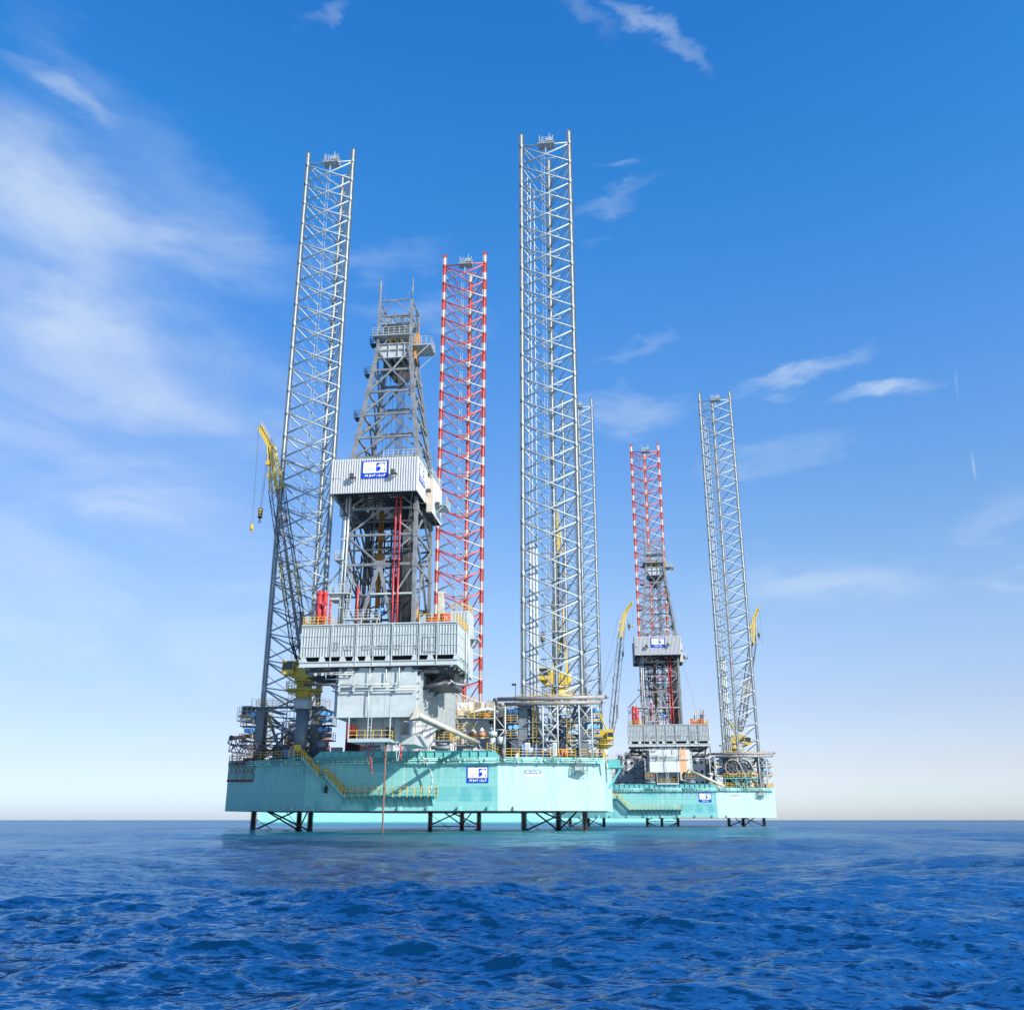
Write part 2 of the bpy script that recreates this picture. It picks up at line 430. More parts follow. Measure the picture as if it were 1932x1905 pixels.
M['hivis'] = paint('orange_cover', (0.75, 0.16, 0.03), 0.5)


# ------------------------------------------------------------------ mesh builder
class MB:
    def __init__(s):
        s.v = []; s.f = []; s.sm = []

    def quadset(s, vs, fs, smooth=False):
        o = len(s.v)
        s.v.extend(vs)
        for f in fs:
            s.f.append([i + o for i in f]); s.sm.append(smooth)

    def box(s, x0, x1, y0, y1, z0, z1):
        vs = [(x0, y0, z0), (x1, y0, z0), (x1, y1, z0), (x0, y1, z0), (x0, y0, z1), (x1, y0, z1), (x1, y1, z1), (x0, y1, z1)]
        s.quadset(vs, [(0, 3, 2, 1), (4, 5, 6, 7), (0, 1, 5, 4), (1, 2, 6, 5), (2, 3, 7, 6), (3, 0, 4, 7)])
        return s

    def cbox(s, c, d):
        return s.box(c[0] - d[0] / 2, c[0] + d[0] / 2, c[1] - d[1] / 2, c[1] + d[1] / 2, c[2] - d[2] / 2, c[2] + d[2] / 2)

    def _fr(s, p, q):
        p = Vector(p); q = Vector(q)
        d = (q - p)
        if d.length < 1e-6:
            d = Vector((0, 0, 1e-3))
        d.normalize()
        up = Vector((0, 0, 1)) if abs(d.z) < 0.95 else Vector((0, 1, 0))
        a = d.cross(up).normalized()
        b = a.cross(d).normalized()
        return p, q, a, b

    def bar(s, p, q, w, h=None):
        h = w if h is None else h
        p, q, a, b = s._fr(p, q)
        a = a * w / 2; b = b * h / 2
        vs = [tuple(x) for x in (p - a - b, p + a - b, p + a + b, p - a + b, q - a - b, q + a - b, q + a + b, q - a + b)]
        s.quadset(vs, [(0, 3, 2, 1), (4, 5, 6, 7), (0, 1, 5, 4), (1, 2, 6, 5), (2, 3, 7, 6), (3, 0, 4, 7)])
        return s

    def tube(s, p, q, r, n=6, r2=None, cap=True):
        r2 = r if r2 is None else r2
        p, q, a, b = s._fr(p, q)
        vs = []
        for c, rr in ((p, r), (q, r2)):
            for i in range(n):
                t = 2 * math.pi * i / n
                vs.append(tuple(c + a * math.cos(t) * rr + b * math.sin(t) * rr))
        fs = [(i, (i + 1) % n, n + (i + 1) % n, n + i) for i in range(n)]
        s.quadset(vs, fs, True)
        if cap:
            o = len(s.v) - 2 * n
            s.f.append([o + i for i in range(n)][::-1]); s.sm.append(False)
            s.f.append([o + n + i for i in range(n)]); s.sm.append(False)
        return s

    def path(s, pts, r, n=6):
        for p, q in zip(pts[:-1], pts[1:]):
            s.tube(p, q, r, n)
        return s

    def prism(s, pts, axis, a0, a1):
        """pts 2D outline extruded along axis 'x','y' or 'z'"""
        n = len(pts)
        def mk(p, a):
            return {'x': (a, p[0], p[1]), 'y': (p[0], a, p[1]), 'z': (p[0], p[1], a)}[axis]
        vs = [mk(p, a0) for p in pts] + [mk(p, a1) for p in pts]
        fs = [(i, (i + 1) % n, n + (i + 1) % n, n + i) for i in range(n)]
        fs.append(tuple(range(n))[::-1]); fs.append(tuple(range(n, 2 * n)))
        s.quadset(vs, fs)
        return s

    def ring(s, c, r, t, n=20, axis='z', arc=(0, 2 * math.pi)):
        pts = []
        for i in range(n + 1):
            a = arc[0] + (arc[1] - arc[0]) * i / n
            ca, sa = math.cos(a) * r, math.sin(a) * r
            pts.append({'z': (c[0] + ca, c[1] + sa, c[2]), 'y': (c[0] + ca, c[1], c[2] + sa), 'x': (c[0], c[1] + ca, c[2] + sa)}[axis])
        return s.path(pts, t, 5)

    def rail(s, pts, h=1.1, sp=1.5, r=0.035, mids=2, post_r=None):
        """handrail along a polyline (z is the floor)"""
        r = r * 0.8
        post_r = post_r or r * 1.15
        for p, q in zip(pts[:-1], pts[1:]):
            p = Vector(p); q = Vector(q)
            ln = (q - p).length
            k = max(1, int(round(ln / sp)))
            for i in range(k + 1):
                c = p.lerp(q, i / k)
                s.bar(c, c + Vector((0, 0, h)), post_r * 2)
            for j in range(mids + 1):
                z = Vector((0, 0, h * (1 - j / (mids + 1))))
                s.bar(p + z, q + z, r * 2)
        return s

    def lattice(s, p, q, w, d, wr=0.07, br=0.035, sp=1.6, taper=(1, 1), up=(0, 1, 0), n=5):
        """four-chord lattice boom from p to q; w across, d deep"""
        p = Vector(p); q = Vector(q)
        dr = (q - p).normalized()
        u = Vector(up); a = dr.cross(u).normalized(); b = dr.cross(a).normalized()
        L_ = (q - p).length
        k = max(2, int(L_ / sp))
        rows = []
        for i in range(k + 1):
            t = i / k
            sc = taper[0] * (1 - t) + taper[1] * t
            c = p.lerp(q, t)
            rows.append([c + a * w / 2 * sx * sc + b * d / 2 * sy * sc for sx, sy in ((-1, -1), (1, -1), (1, 1), (-1, 1))])
        for j in range(4):
            s.tube(rows[0][j], rows[-1][j], wr, n)
        for i in range(k):
            for j in range(4):
                j2 = (j + 1) % 4
                if (i + j) % 2:
                    s.bar(rows[i][j], rows[i + 1][j2], br * 2)
                else:
                    s.bar(rows[i][j2], rows[i + 1][j], br * 2)
            if i % 2 == 0:
                for j in range(4):
                    s.bar(rows[i][j], rows[i][(j + 1) % 4], br * 2)
        return s

    def mesh(s, name, mat):
        me = bpy.data.meshes.new(name)
        me.from_pydata(s.v, [], s.f)
        me.polygons.foreach_set('use_smooth', s.sm)
        me.materials.append(mat)
        me.update()
        return me

    def build(s, name, mat, parent=None, loc=(0, 0, 0), label=None):
        o = bpy.data.objects.new(name, s.mesh(name, mat))
        COL.objects.link(o)
        o.parent = parent
        o.location = loc
        if label:
            o['label'] = label
        return o


def thing(name, label, cat, loc=(0, 0, 0), rotz=0.0, group=None):
    o = bpy.data.objects.new(name, None)
    COL.objects.link(o)
    o.location = loc
    o.rotation_euler = (0, 0, rotz)
    o.empty_display_size = 1
    o['label'] = label; o['category'] = cat
    if group:
        o['group'] = group
    return o


def copy_tree(o, parent=None):
    c = o.copy()
    COL.objects.link(c)
    c.parent = parent
    for ch in list(o.children):
        copy_tree(ch, c)
    return c


# ------------------------------------------------------------------ frames of the two rigs
TH = R(7.1)
RIG = {1: Vector((-13.3, 136.75, 0.0)), 2: Vector((37.5, 241.3, -0.65))}
EX = Vector((math.cos(TH), -math.sin(TH), 0))
EY = Vector((math.sin(TH), math.cos(TH), 0))


def RW(r, x, y, z):
    """rig-local metres -> world"""
    return RIG[r] + EX * x + EY * y + Vector((0, 0, z))


def at_rig(r, name, label, cat, x, y, z, group=None, rz=0.0):
    return thing(name, label, cat, tuple(RW(r, x, y, z)), -TH + rz, group)


# ================================================================== water
def wave_field(X, Y, spacing):
    rs = np.random.RandomState(11)
    Z = np.zeros_like(X); DX = np.zeros_like(X); DY = np.zeros_like(X)
    n = 190
    lam = np.exp(rs.uniform(np.log(0.14), np.log(36.0), n))
    th = rs.normal(0, 0.42, n) + R(93)          # mostly running towards / away from the camera
    ph = rs.uniform(0, 2 * np.pi, n)
    for l, t, p in zip(lam, th, ph):
        k = 2 * np.pi / l
        slope = 0.056 * (1.0 if l < 0.7 else (0.7 / l) ** 0.72)
        if l > 4:
            slope = max(slope, 0.012)
        a = slope / k
        att = np.clip((l / spacing - 2.0) / 2.2, 0, 1)
        arg = k * (X * math.cos(t) + Y * math.sin(t)) + p
        c = np.cos(arg); s_ = np.sin(arg)
        Z += att * a * c
        DX -= att * a * 0.8 * math.cos(t) * s_
        DY -= att * a * 0.8 * math.sin(t) * s_
    return Z, DX, DY


SEA_REFLECT = 0.54
RIPPLES = [(0.035, 1.9, 12, 0.86), (4.5, 2.3, 5, 0.68), (19.0, 1.7, 3, 0.6)]


def build_water():
    # fine fan in front, coarser all round; metres, mean level 0
    a_f = np.linspace(-40, 40, 1150)
    a_c = np.concatenate([np.linspace(-180, -44, 60), a_f, np.linspace(44, 180, 60)])
    ang = np.radians(a_c)
    rr = []
    r = 3.0
    while r < 9000:
        rr.append(r)
        r += max(0.028, min(r * r * 0.00032, r * 0.12))
    rr = np.array([0.8] + rr + [12000.0, 30000.0])
    A, Rr = np.meshgrid(ang, rr)
    X = np.sin(A) * Rr; Y = np.cos(A) * Rr
    dr = np.gradient(rr)[:, None] * np.ones_like(A)
    da = np.abs(np.gradient(ang))[None, :] * Rr
    sp = np.maximum(dr * 0.8, da)
    Z, DX, DY = wave_field(X, Y, sp)
    fade = np.clip((9000 - Rr) / 4000, 0, 1)
    Z *= fade
    co = np.stack([X + DX, Y + DY, Z], -1).reshape(-1, 3)
    nr, na = A.shape
    i = np.arange(nr - 1)[:, None] * na + np.arange(na - 1)[None, :]
    f = np.stack([i, i + na, i + na + 1, i + 1], -1).reshape(-1, 4)
    # close the seam behind the camera
    me = bpy.data.meshes.new('sea')
    me.vertices.add(len(co)); me.vertices.foreach_set('co', co.ravel())
    me.loops.add(f.size); me.loops.foreach_set('vertex_index', f.ravel().astype(np.int32))
    me.polygons.add(len(f))
    me.polygons.foreach_set('loop_start', np.arange(0, f.size, 4, dtype=np.int32))
    me.polygons.foreach_set('loop_total', np.full(len(f), 4, dtype=np.int32))
    me.polygons.foreach_set('use_smooth', np.ones(len(f), dtype=bool))
    me.update(); me.validate()
    o = bpy.data.objects.new('sea_water', me)
    COL.objects.link(o)
    o['kind'] = 'structure'
    o['label'] = 'deep blue choppy sea reaching the horizon'
    m, nt, N, L, b = nodes_of('sea_water')
    outn = N['Material Output']
    b.inputs['Roughness'].default_value = 1.0
    b.inputs['Specular IOR Level'].default_value = 0.0
    tc = N.new('ShaderNodeTexCoord')
    n0 = N.new('ShaderNodeTexNoise'); n0.inputs['Scale'].default_value = 0.02; n0.inputs['Detail'].default_value = 3
    L.new(tc.outputs['Object'], n0.inputs['Vector'])
    mx = N.new('ShaderNodeMix'); mx.data_type = 'RGBA'
    L.new(n0.outputs[0], mx.inputs[0])
    mx.inputs[6].default_value = (0.0006, 0.0125, 0.044, 1); mx.inputs[7].default_value = (0.001, 0.021, 0.066, 1)
    # teal around the near rig: the hull's reflection put into the water colour
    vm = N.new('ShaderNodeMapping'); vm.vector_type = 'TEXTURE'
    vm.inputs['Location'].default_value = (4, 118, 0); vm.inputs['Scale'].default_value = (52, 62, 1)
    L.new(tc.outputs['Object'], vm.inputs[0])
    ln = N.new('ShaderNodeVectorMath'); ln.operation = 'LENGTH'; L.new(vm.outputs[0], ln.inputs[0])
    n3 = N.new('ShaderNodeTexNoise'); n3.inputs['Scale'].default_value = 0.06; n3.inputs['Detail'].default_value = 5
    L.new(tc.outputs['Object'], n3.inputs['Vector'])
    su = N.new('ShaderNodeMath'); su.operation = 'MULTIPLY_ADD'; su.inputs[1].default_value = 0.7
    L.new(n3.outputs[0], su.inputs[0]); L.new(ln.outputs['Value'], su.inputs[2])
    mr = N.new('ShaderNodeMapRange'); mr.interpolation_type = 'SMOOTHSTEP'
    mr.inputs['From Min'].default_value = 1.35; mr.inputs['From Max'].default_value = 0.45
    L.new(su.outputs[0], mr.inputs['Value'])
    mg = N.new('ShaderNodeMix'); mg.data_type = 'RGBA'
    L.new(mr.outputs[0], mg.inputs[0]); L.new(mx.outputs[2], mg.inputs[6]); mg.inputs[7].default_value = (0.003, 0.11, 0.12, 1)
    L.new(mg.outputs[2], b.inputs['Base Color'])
    # ripples as random facet slopes (keeps its strength with distance)
    geo = N.new('ShaderNodeNewGeometry')
    acc = geo.outputs['Normal']
    for sc, st, det, ro in RIPPLES:
        mp = N.new('ShaderNodeMapping'); mp.inputs['Scale'].default_value = (0.33, 1.35, 1); mp.inputs['Rotation'].default_value = (0, 0, 0.13 * sc)
        L.new(tc.outputs['Object'], mp.inputs[0])
        n1 = N.new('ShaderNodeTexNoise'); n1.inputs['Scale'].default_value = sc; n1.inputs['Detail'].default_value = det
        n1.inputs['Roughness'].default_value = ro
        L.new(mp.outputs[0], n1.inputs['Vector'])
        sb = N.new('ShaderNodeVectorMath'); sb.operation = 'SUBTRACT'; sb.inputs[1].default_value = (.5, .5, .5)
        L.new(n1.outputs['Color'], sb.inputs[0])
        ml = N.new('ShaderNodeVectorMath'); ml.operation = 'MULTIPLY'; ml.inputs[1].default_value = (st * .7, st, 0)
        L.new(sb.outputs[0], ml.inputs[0])
        ad = N.new('ShaderNodeVectorMath'); ad.operation = 'ADD'
        L.new(acc, ad.inputs[0]); L.new(ml.outputs[0], ad.inputs[1])
        acc = ad.outputs[0]
    nm = N.new('ShaderNodeVectorMath'); nm.operation = 'NORMALIZE'
    L.new(acc, nm.inputs[0])
    gl = N.new('ShaderNodeBsdfGlossy'); gl.inputs['Roughness'].default_value = 0.11; gl.inputs['Color'].default_value = (0.62, 0.84, 1.0, 1)
    L.new(nm.outputs[0], gl.inputs['Normal'])
    fr = N.new('ShaderNodeFresnel'); fr.inputs['IOR'].default_value = 1.333
    L.new(nm.outputs[0], fr.inputs['Normal'])
    fm = N.new('ShaderNodeMapRange')       # a wind-roughened sea never mirrors fully, even towards the horizon
    fm.inputs['From Max'].default_value = 1.0; fm.inputs['To Max'].default_value = SEA_REFLECT
    L.new(fr.outputs[0], fm.inputs['Value'])
    ms = N.new('ShaderNodeMixShader')
    L.new(fm.outputs[0], ms.inputs[0]); L.new(b.outputs[0], ms.inputs[1]); L.new(gl.outputs[0], ms.inputs[2])
    L.new(ms.outputs[0], outn.inputs['Surface'])
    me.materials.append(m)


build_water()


# ================================================================== rig: legs
BAY = 4.02
LEG_TOP = 114.7
LEG_BOT = -14.0
NODE0 = 19.9


def leg_nodes():
    z = NODE0 - 9 * BAY
    out = []
    while z < LEG_TOP - 1:
        if z > LEG_BOT:
            out.append(z)
        z += BAY
    return out


CH = [(-4.15, 0.0), (4.15, 0.0), (0.0, 7.2)]


def chord_mb(cx, cy):
    a = MB()
    a.tube((cx, cy, LEG_BOT), (cx, cy, LEG_TOP), 0.17, 10)
    return a


def rack_mb(cx, cy):
    a = MB()
    a.box(cx - 0.29, cx + 0.29, cy - 0.07, cy + 0.07, LEG_BOT, LEG_TOP + 0.3)
    z = LEG_BOT
    while z < LEG_TOP:
        for sx in (-1, 1):
            x0 = cx + sx * 0.29; x1 = cx + sx * 0.45
            vs = [(x0, cy - .07, z), (x0, cy + .07, z), (x0, cy + .07, z + .24), (x0, cy - .07, z + .24),
                  (x1, cy - .07, z + .07), (x1, cy + .07, z + .07), (x1, cy + .07, z + .17), (x1, cy - .07, z + .17)]
            a.quadset(vs, [(0, 1, 2, 3), (4, 5, 6, 7), (0, 4, 5, 1), (1, 5, 6, 2), (2, 6, 7, 3), (3, 7, 4, 0)])
        z += 0.31
    return a


def brace_mb():
    a = MB()
    zs = leg_nodes()
    for i, z in enumerate(zs):
        last = i == len(zs) - 1
        L_, Rr, B_ = [Vector((c[0], c[1], z)) for c in CH]
        up = Vector((0, 0, BAY))
        e = Vector((0, 0, 0.22))
        # rear faces: level brace each bay
        a.tube(L_, B_, 0.10); a.tube(Rr, B_, 0.10)
        # inner tie triangle
        mL, mR, mF = (L_ + B_) / 2, (Rr + B_) / 2, (L_ + Rr) / 2
        a.tube(mL, mR, 0.06, 5)
        if last:
            a.tube(L_, Rr, 0.13)
            continue
        # front face: one X per bay
        a.tube(L_ + e, Rr + up - e, 0.125); a.tube(Rr + e, L_ + up - e, 0.125)
        # rear faces: long diagonal falling to the rear chord and a short counter brace
        a.tube(L_ + up - e, B_ + e, 0.115); a.tube(Rr + up - e, B_ + e, 0.115)
        a.tube(mL, L_ + up * 0.5 + (mL - L_) * 0.0, 0.05, 4)
        a.tube(mR, mL + up, 0.045, 4)
    # gusset balls
    for z in zs:
        for c in CH:
            a.tube((c[0], c[1], z - 0.4), (c[0], c[1], z + 0.4), 0.25, 8)
    return a


def leg_ladder_mb():
    a = MB()
    x, y = -0.5, 0.9
    for dx in (-0.22, 0.22):
        a.bar((x + dx, y, 10), (x + dx, y, LEG_TOP - 0.6), 0.05)
    z = 10
    while z < LEG_TOP - 1:
        a.bar((x - .22, y, z), (x + .22, y, z), 0.03)
        z += 0.6
    return a


def leg_top_mb():
    a = MB()
    z = LEG_TOP - 2.9
    a.box(-1.2, 1.5, -0.6, 1.3, z + 0.45, z + 0.55)
    for x in (-1.2, -0.3, 0.6, 1.5):
        a.bar((x, -0.6, z + .4), (x, 1.3, z + .4), 0.12)
    a.rail([(-1.2, -0.6, z + .5), (1.5, -0.6, z + .5), (1.5, 1.3, z + .5), (-1.2, 1.3, z + .5), (-1.2, -0.6, z + .5)], 1.15, 0.7, 0.028, 2)
    a.box(0.2, 1.3, -0.4, 0.4, z + 1.0, z + 1.65)
    for x, h in ((-1.0, 2.6), (-0.4, 2.3), (0.7, 2.9), (1.3, 2.4)):
        a.tube((x, 0, z + 0.5), (x, 0, z + h), 0.05, 5)
    a.bar((0.05, 0, z + 0.5), (0.05, 0, z - 1.6), 0.14)
    return a


def leg_pipes_mb():
    a = MB()
    for x, y in ((-3.35, 1.6), (-2.9, 2.1), (-2.3, 2.6)):
        a.tube((x, y, 5), (x, y, 107 - (x + 3.3) * 2), 0.1, 6)
        z = 8
        while z < 106:
            a.box(x - .17, x + .17, y - .17, y + .17, z, z + .22)
            z += BAY
    for x, y in ((-3.2, 1.2), (-2.75, 1.3), (-2.3, 1.5)):
        a.tube((x, y, 5), (x, y, 41), 0.19, 8)
    for z in np.arange(10, 41, BAY):
        a.bar((-4.1, 0.2, z), (-2.2, 2.4, z), 0.12)
    return a


me_brace = brace_mb().mesh('leg', M['leg'])
me_brace_r = brace_mb().mesh('leg', M['band'])
me_chords = [chord_mb(*c).mesh('chord', M['leg']) for c in CH]
me_chords_r = [chord_mb(*c).mesh('chord', M['band']) for c in CH]
me_racks = [rack_mb(*c).mesh('toothed_rack', M['rack']) for c in CH]
me_racks_r = [rack_mb(*c).mesh('toothed_rack', M['band_rack']) for c in CH]
me_lad = leg_ladder_mb().mesh('ladder', M['lgrey'])
me_top = leg_top_mb().mesh('top_platform', M['grey'])
me_lp = leg_pipes_mb().mesh('water_pipe', M['grey'])


def add_obj(name, me, parent, loc=(0, 0, 0), label=None):
    o = bpy.data.objects.new(name, me)
    COL.objects.link(o)
    o.parent = parent; o.location = loc
    if label:
        o['label'] = label
    return o


def add_leg(root, x, y, dz, red=False, pipes=False, label=None):
    leg = add_obj('leg', me_brace_r if red else me_brace, root, (x, y, dz), label)
    for c in (me_chords_r if red else me_chords):
        add_obj('chord', c, leg)
    for c in (me_racks_r if red else me_racks):
        add_obj('toothed_rack', c, leg)
    add_obj('ladder', me_lad, leg)
    add_obj('top_platform', me_top, leg)
    if pipes:
        add_obj('water_pipe', me_lp, leg)
    return leg


# ================================================================== rig: hull
HZ0, HZ1 = 2.62, 9.5
PLAN = [(-27.6, -0.2), (-14.4, -5.0), (12.1, -5.0), (26.2, -1.3), (26.6, 24.0), (9.0, 47.0), (-9.0, 47.0), (-27.9, 24.0)]


def face_pt(x, out=0.0):
    """point on the aft faces of the hull for a given x, pushed out by `out`"""
    for (xa, ya), (xb, yb) in zip(PLAN[:3], PLAN[1:4]):
        if xa - 1e-6 <= x <= xb + 1e-6:
            t = (x - xa) / (xb - xa)
            y = ya + (yb - ya) * t
            n = Vector((yb - ya, -(xb - xa), 0)).normalized()
            return Vector((x, y, 0)) + n * out
    return Vector((x, -5, 0))


def add_hull(root, n):
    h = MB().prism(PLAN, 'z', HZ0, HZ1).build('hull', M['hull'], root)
    # deck sheet
    MB().prism([(x * 0.995, y * 0.99 + 0.05) for x, y in PLAN], 'z', HZ1 + 0.004, HZ1 + 0.03).build('deck', M['deck'], h)
    # raised skid coaming along the middle of the aft edge
    c = MB()
    c.prism([(-13.6, HZ1), (12.6, HZ1), (11.6, 10.28), (-12.6, 10.28)], 'y', -5.0 - 0.003, -4.1)
    c.box(-12.4, 11.4, -5.12, -3.9, 10.28, 10.36)
    for x in np.arange(-12, 11.5, 1.2):
        c.box(x, x + 0.05, -5.2, -5.003, HZ1 + 0.1, 10.28)
    c.build('skid_coaming', M['teal'], h)
    # fenders along the bottom edge
    for x in (-20.5, -16.2, -13.2, -9.2, -5.15, -1.1, 2.85, 7.0, 11.0, 14.3):
        p = face_pt(x, 0)
        f = MB()
        a = face_pt(x, 0.0); b_ = face_pt(x, 0.42)
        d = (face_pt(min(x + .4, 26), 0) - face_pt(min(x, 25.6), 0)).normalized() * 0.26
        zt = HZ0 + 0.56
        vs = [tuple(v) for v in (a - d + Vector((0, 0, HZ0 + .003)), a + d + Vector((0, 0, HZ0 + .003)), b_ + d * .8 + Vector((0, 0, HZ0 + .003)), b_ - d * .8 + Vector((0, 0, HZ0 + .003)),
                                 a - d + Vector((0, 0, zt)), a + d + Vector((0, 0, zt)), b_ + d * .8 + Vector((0, 0, zt)), b_ - d * .8 + Vector((0, 0, zt)))]
        f.quadset(vs, [(0, 3, 2, 1), (4, 5, 6, 7), (0, 1, 5, 4), (1, 2, 6, 5), (2, 3, 7, 6), (3, 0, 4, 7)])
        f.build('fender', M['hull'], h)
    # side pipes with clamps
    rows = [(9.33, 0.30, 0.075), (9.08, 0.52, 0.085), (8.80, 0.42, 0.10)]
    for z, out, r in rows:
        a = MB()
        xs = [-27.3, -20, -14.45, -14.35, -5, 4, 12.05, 12.2, 18, 25.9]
        pts = [tuple(face_pt(x, out) + Vector((0, 0, z))) for x in xs]
        a.path(pts, r, 8)
        k = 0
        x = -26.5 + (z * 7 % 1.3)
        while x < 25.8:
            q = face_pt(x, out)
            w = face_pt(x, 0.003)
            if abs(x + 14.4) > 0.4 and abs(x - 12.1) > 0.4:
                a.tube(tuple(face_pt(x - .16, out) + Vector((0, 0, z))), tuple(face_pt(x + .16, out) + Vector((0, 0, z))), r * 1.9, 8)
                a.bar(tuple(q + Vector((0, 0, z))), tuple(w + Vector((0, 0, z - .12))), 0.1, 0.16)
            x += 2.55 + 0.35 * math.sin(k * 2.3 + z); k += 1
        a.build('side_pipe', M['pipe_teal'], root)
    # walkway low on the aft face
    wk = MB()
    wk.box(-8.75, 4.0, -6.25, -5.02, 4.48, 4.62)
    for x in np.arange(-8.6, 4.01, 1.0):
        wk.prism([(-5.02, 4.48), (-6.2, 4.48), (-5.02, 3.25)], 'x', x - 0.03, x + 0.03)
    wk.build('walkway', M['teal'], root)
    rl = MB().rail([(-8.75, -6.2, 4.62), (4.0, -6.2, 4.62), (4.0, -5.1, 4.62)], 1.05, 0.95, 0.03, 1)
    for x in np.arange(-8.6, 3.9, 0.95):
        rl.box(x + .1, x + .2, -6.24, -6.16, 4.3, 4.75)
        rl.bar((x + 0.24, -6.2, 4.62), (x + .24, -6.2, 5.67), 0.05)
    rl.build('handrail', M['yellow'], root, label='yellow handrail along the low walkway on the hull')
    # stairs in two flights
    st = MB()
    fl = [((-14.8, 9.55), (-12.3, 7.1)), ((-11.3, 7.1), (-8.75, 4.62))]
    for (xa, za), (xb, zb) in fl:
        for y in (-6.25, -5.3):
            st.bar((xa, y, za), (xb, y, zb), 0.06, 0.28)
        k = 13
        for i in range(k):
            t = (i + .5) / k
            st.box(xa + (xb - xa) * t - .13, xa + (xb - xa) * t + .13, -6.2, -5.32, za + (zb - za) * t, za + (zb - za) * t + .04)
    st.box(-12.3, -11.3, -6.25, -5.03, 7.0, 7.1)
    st.box(-16.6, -14.8, -6.1, -4.4, 9.45, 9.55)
    for xx, zz in ((-12.0, 7.0), (-16.0, 9.45), (-14.9, 9.45)):
        st.bar((xx, -6.0, zz), (xx + .3, -4.95, zz - 2.2), 0.08)
    st.build('stairs', M['teal'], root)
    hr = MB()
    for y in (-6.25, -5.3):
        for (xa, za), (xb, zb) in fl:
            for dz in (1.05, 0.7, 0.36):
                hr.bar((xa, y, za + dz), (xb, y, zb + dz), 0.055)
            for t in (0, .12, .38, .5, .76, .88, 1):
                x, z = xa + (xb - xa) * t, za + (zb - za) * t
                hr.bar((x, y, z), (x, y, z + 1.05), 0.07)
    hr.rail([(-12.3, -6.25, 7.1), (-11.3, -6.25, 7.1)], 1.05, .9, .03)
    hr.rail([(-16.6, -6.1, 9.55), (-14.8, -6.1, 9.55)], 1.1, .6, .03)
    hr.build('handrail', M['yellow'], root, label='yellow handrail of the two-flight stairs')
    # ladder landing on the right-hand face
    lp = MB()
    p = face_pt(22.9, 0)
    lp.box(22.3, 24.0, p.y - 1.15, p.y - 0.05, 7.72, 7.8)
    lp.rail([(22.3, p.y - 0.4, 7.8), (22.3, p.y - 1.1, 7.8), (24.0, p.y - 1.1, 7.8), (24.0, p.y - .3, 7.8)], 1.0, .6, .022)
    for dx in (-.22, .22):
        lp.bar((22.75 + dx, p.y - .75, 7.7), (22.75 + dx, p.y - .75, 10.4), 0.06)
    for z in np.arange(7.9, 10.3, .3):
        lp.bar((22.53, p.y - .75, z), (22.97, p.y - .75, z), 0.03)
    for x in (22.3, 23.9):
        lp.bar((x, p.y - 1.1, 7.75), (x - .9 if x < 23 else x, p.y, 8.9), 0.05)
        lp.bar((x, p.y - 1.1, 7.72), (x, p.y - .02, 7.1), 0.06)
    lp.build('ladder_landing', M['pipe_grey'], root)
    # deck-edge handrails
    for run, sp_ in (([tuple(face_pt(x, -0.25) + Vector((0, 0, HZ1))) for x in (12.9, 17, 22.4)], 1.05),
                     ([tuple(face_pt(x, -0.25) + Vector((0, 0, HZ1))) for x in (23.1, 24.0)], .9),
                     ([tuple(face_pt(x, -0.25) + Vector((0, 0, HZ1))) for x in (24.5, 26.1)] + [(26.3, 8, HZ1)], .8),
                     ([tuple(face_pt(x, -0.25) + Vector((0, 0, HZ1))) for x in (-27.3, -20, -16.6)], 1.25),
                     ([(-27.5, 0.2, HZ1), (-27.6, 22, HZ1)], 2.2), ([(10.6, -4.7, HZ1 + .8), (12.8, -4.7, HZ1)], .8)):
        MB().rail(run, 1.1, sp_, .035).build('handrail', M['yellow'], root, label='yellow deck-edge handrail')
    # side sponson platform beyond the starboard corner
    sp = MB() if n == 1 else None
    if sp:
        sp.box(26.65, 28.6, 1.0, 5.0, 8.3, 8.6)
        sp.box(26.65, 28.3, 1.2, 4.8, 8.6, 9.4)
        for y in (1.2, 3.0, 4.8):
            sp.bar((28.4, y, 8.3), (26.62, y, 5.6), 0.14)
        sp.build('side_sponson', M['teal'], root)
    # white draught marks
    dm = MB()
    for i in range(26):
        z = 3.0 + i * 0.22
        dm.box(-0.75, -0.66, -5.012, -5.002, z, z + 0.09)
        if i % 3 == 0:
            dm.box(-0.6, -0.5, -5.012, -5.002, z, z + 0.09)
    dm.build('draught_marks', M['logo_white'], root)
    return h


# ---------------------------------------------------------------- lettering and signs
def text_mb(txt, size, mat_name, bold=0.0, ax='left'):
    cu = bpy.data.curves.new('lettering', 'FONT')
    cu.body = txt
    cu.size = size
    cu.offset = bold
    cu.extrude = 0.004
    cu.resolution_u = 3
    cu.align_x = 'LEFT' if ax == 'left' else 'CENTER'
    ob = bpy.data.objects.new('lettering', cu)
    COL.objects.link(ob)
    dg = bpy.context.evaluated_depsgraph_get()
    me = bpy.data.meshes.new_from_object(ob.evaluated_get(dg))
    bpy.data.objects.remove(ob)
    bpy.data.curves.remove(cu)
    me.materials.clear(); me.materials.append(M[mat_name])
    return me


def lettering(parent, txt, size, mat, u, v, w, base, bold=0.0, squeeze=None, up=0.03):
    """place text of total width w with lower left (u,v) on a sign whose frame is `base` matrix"""
    me = text_mb(txt, size, mat, bold)
    xs = [q.co.x for q in me.vertices]
    if xs:
        sx = w / (max(xs) - min(xs))
        x0 = min(xs)
        for q in me.vertices:
            x, y, z = q.co
            q.co = base @ Vector((u + (x - x0) * sx, v + y, z + up))
    return add_obj('lettering', me, parent)


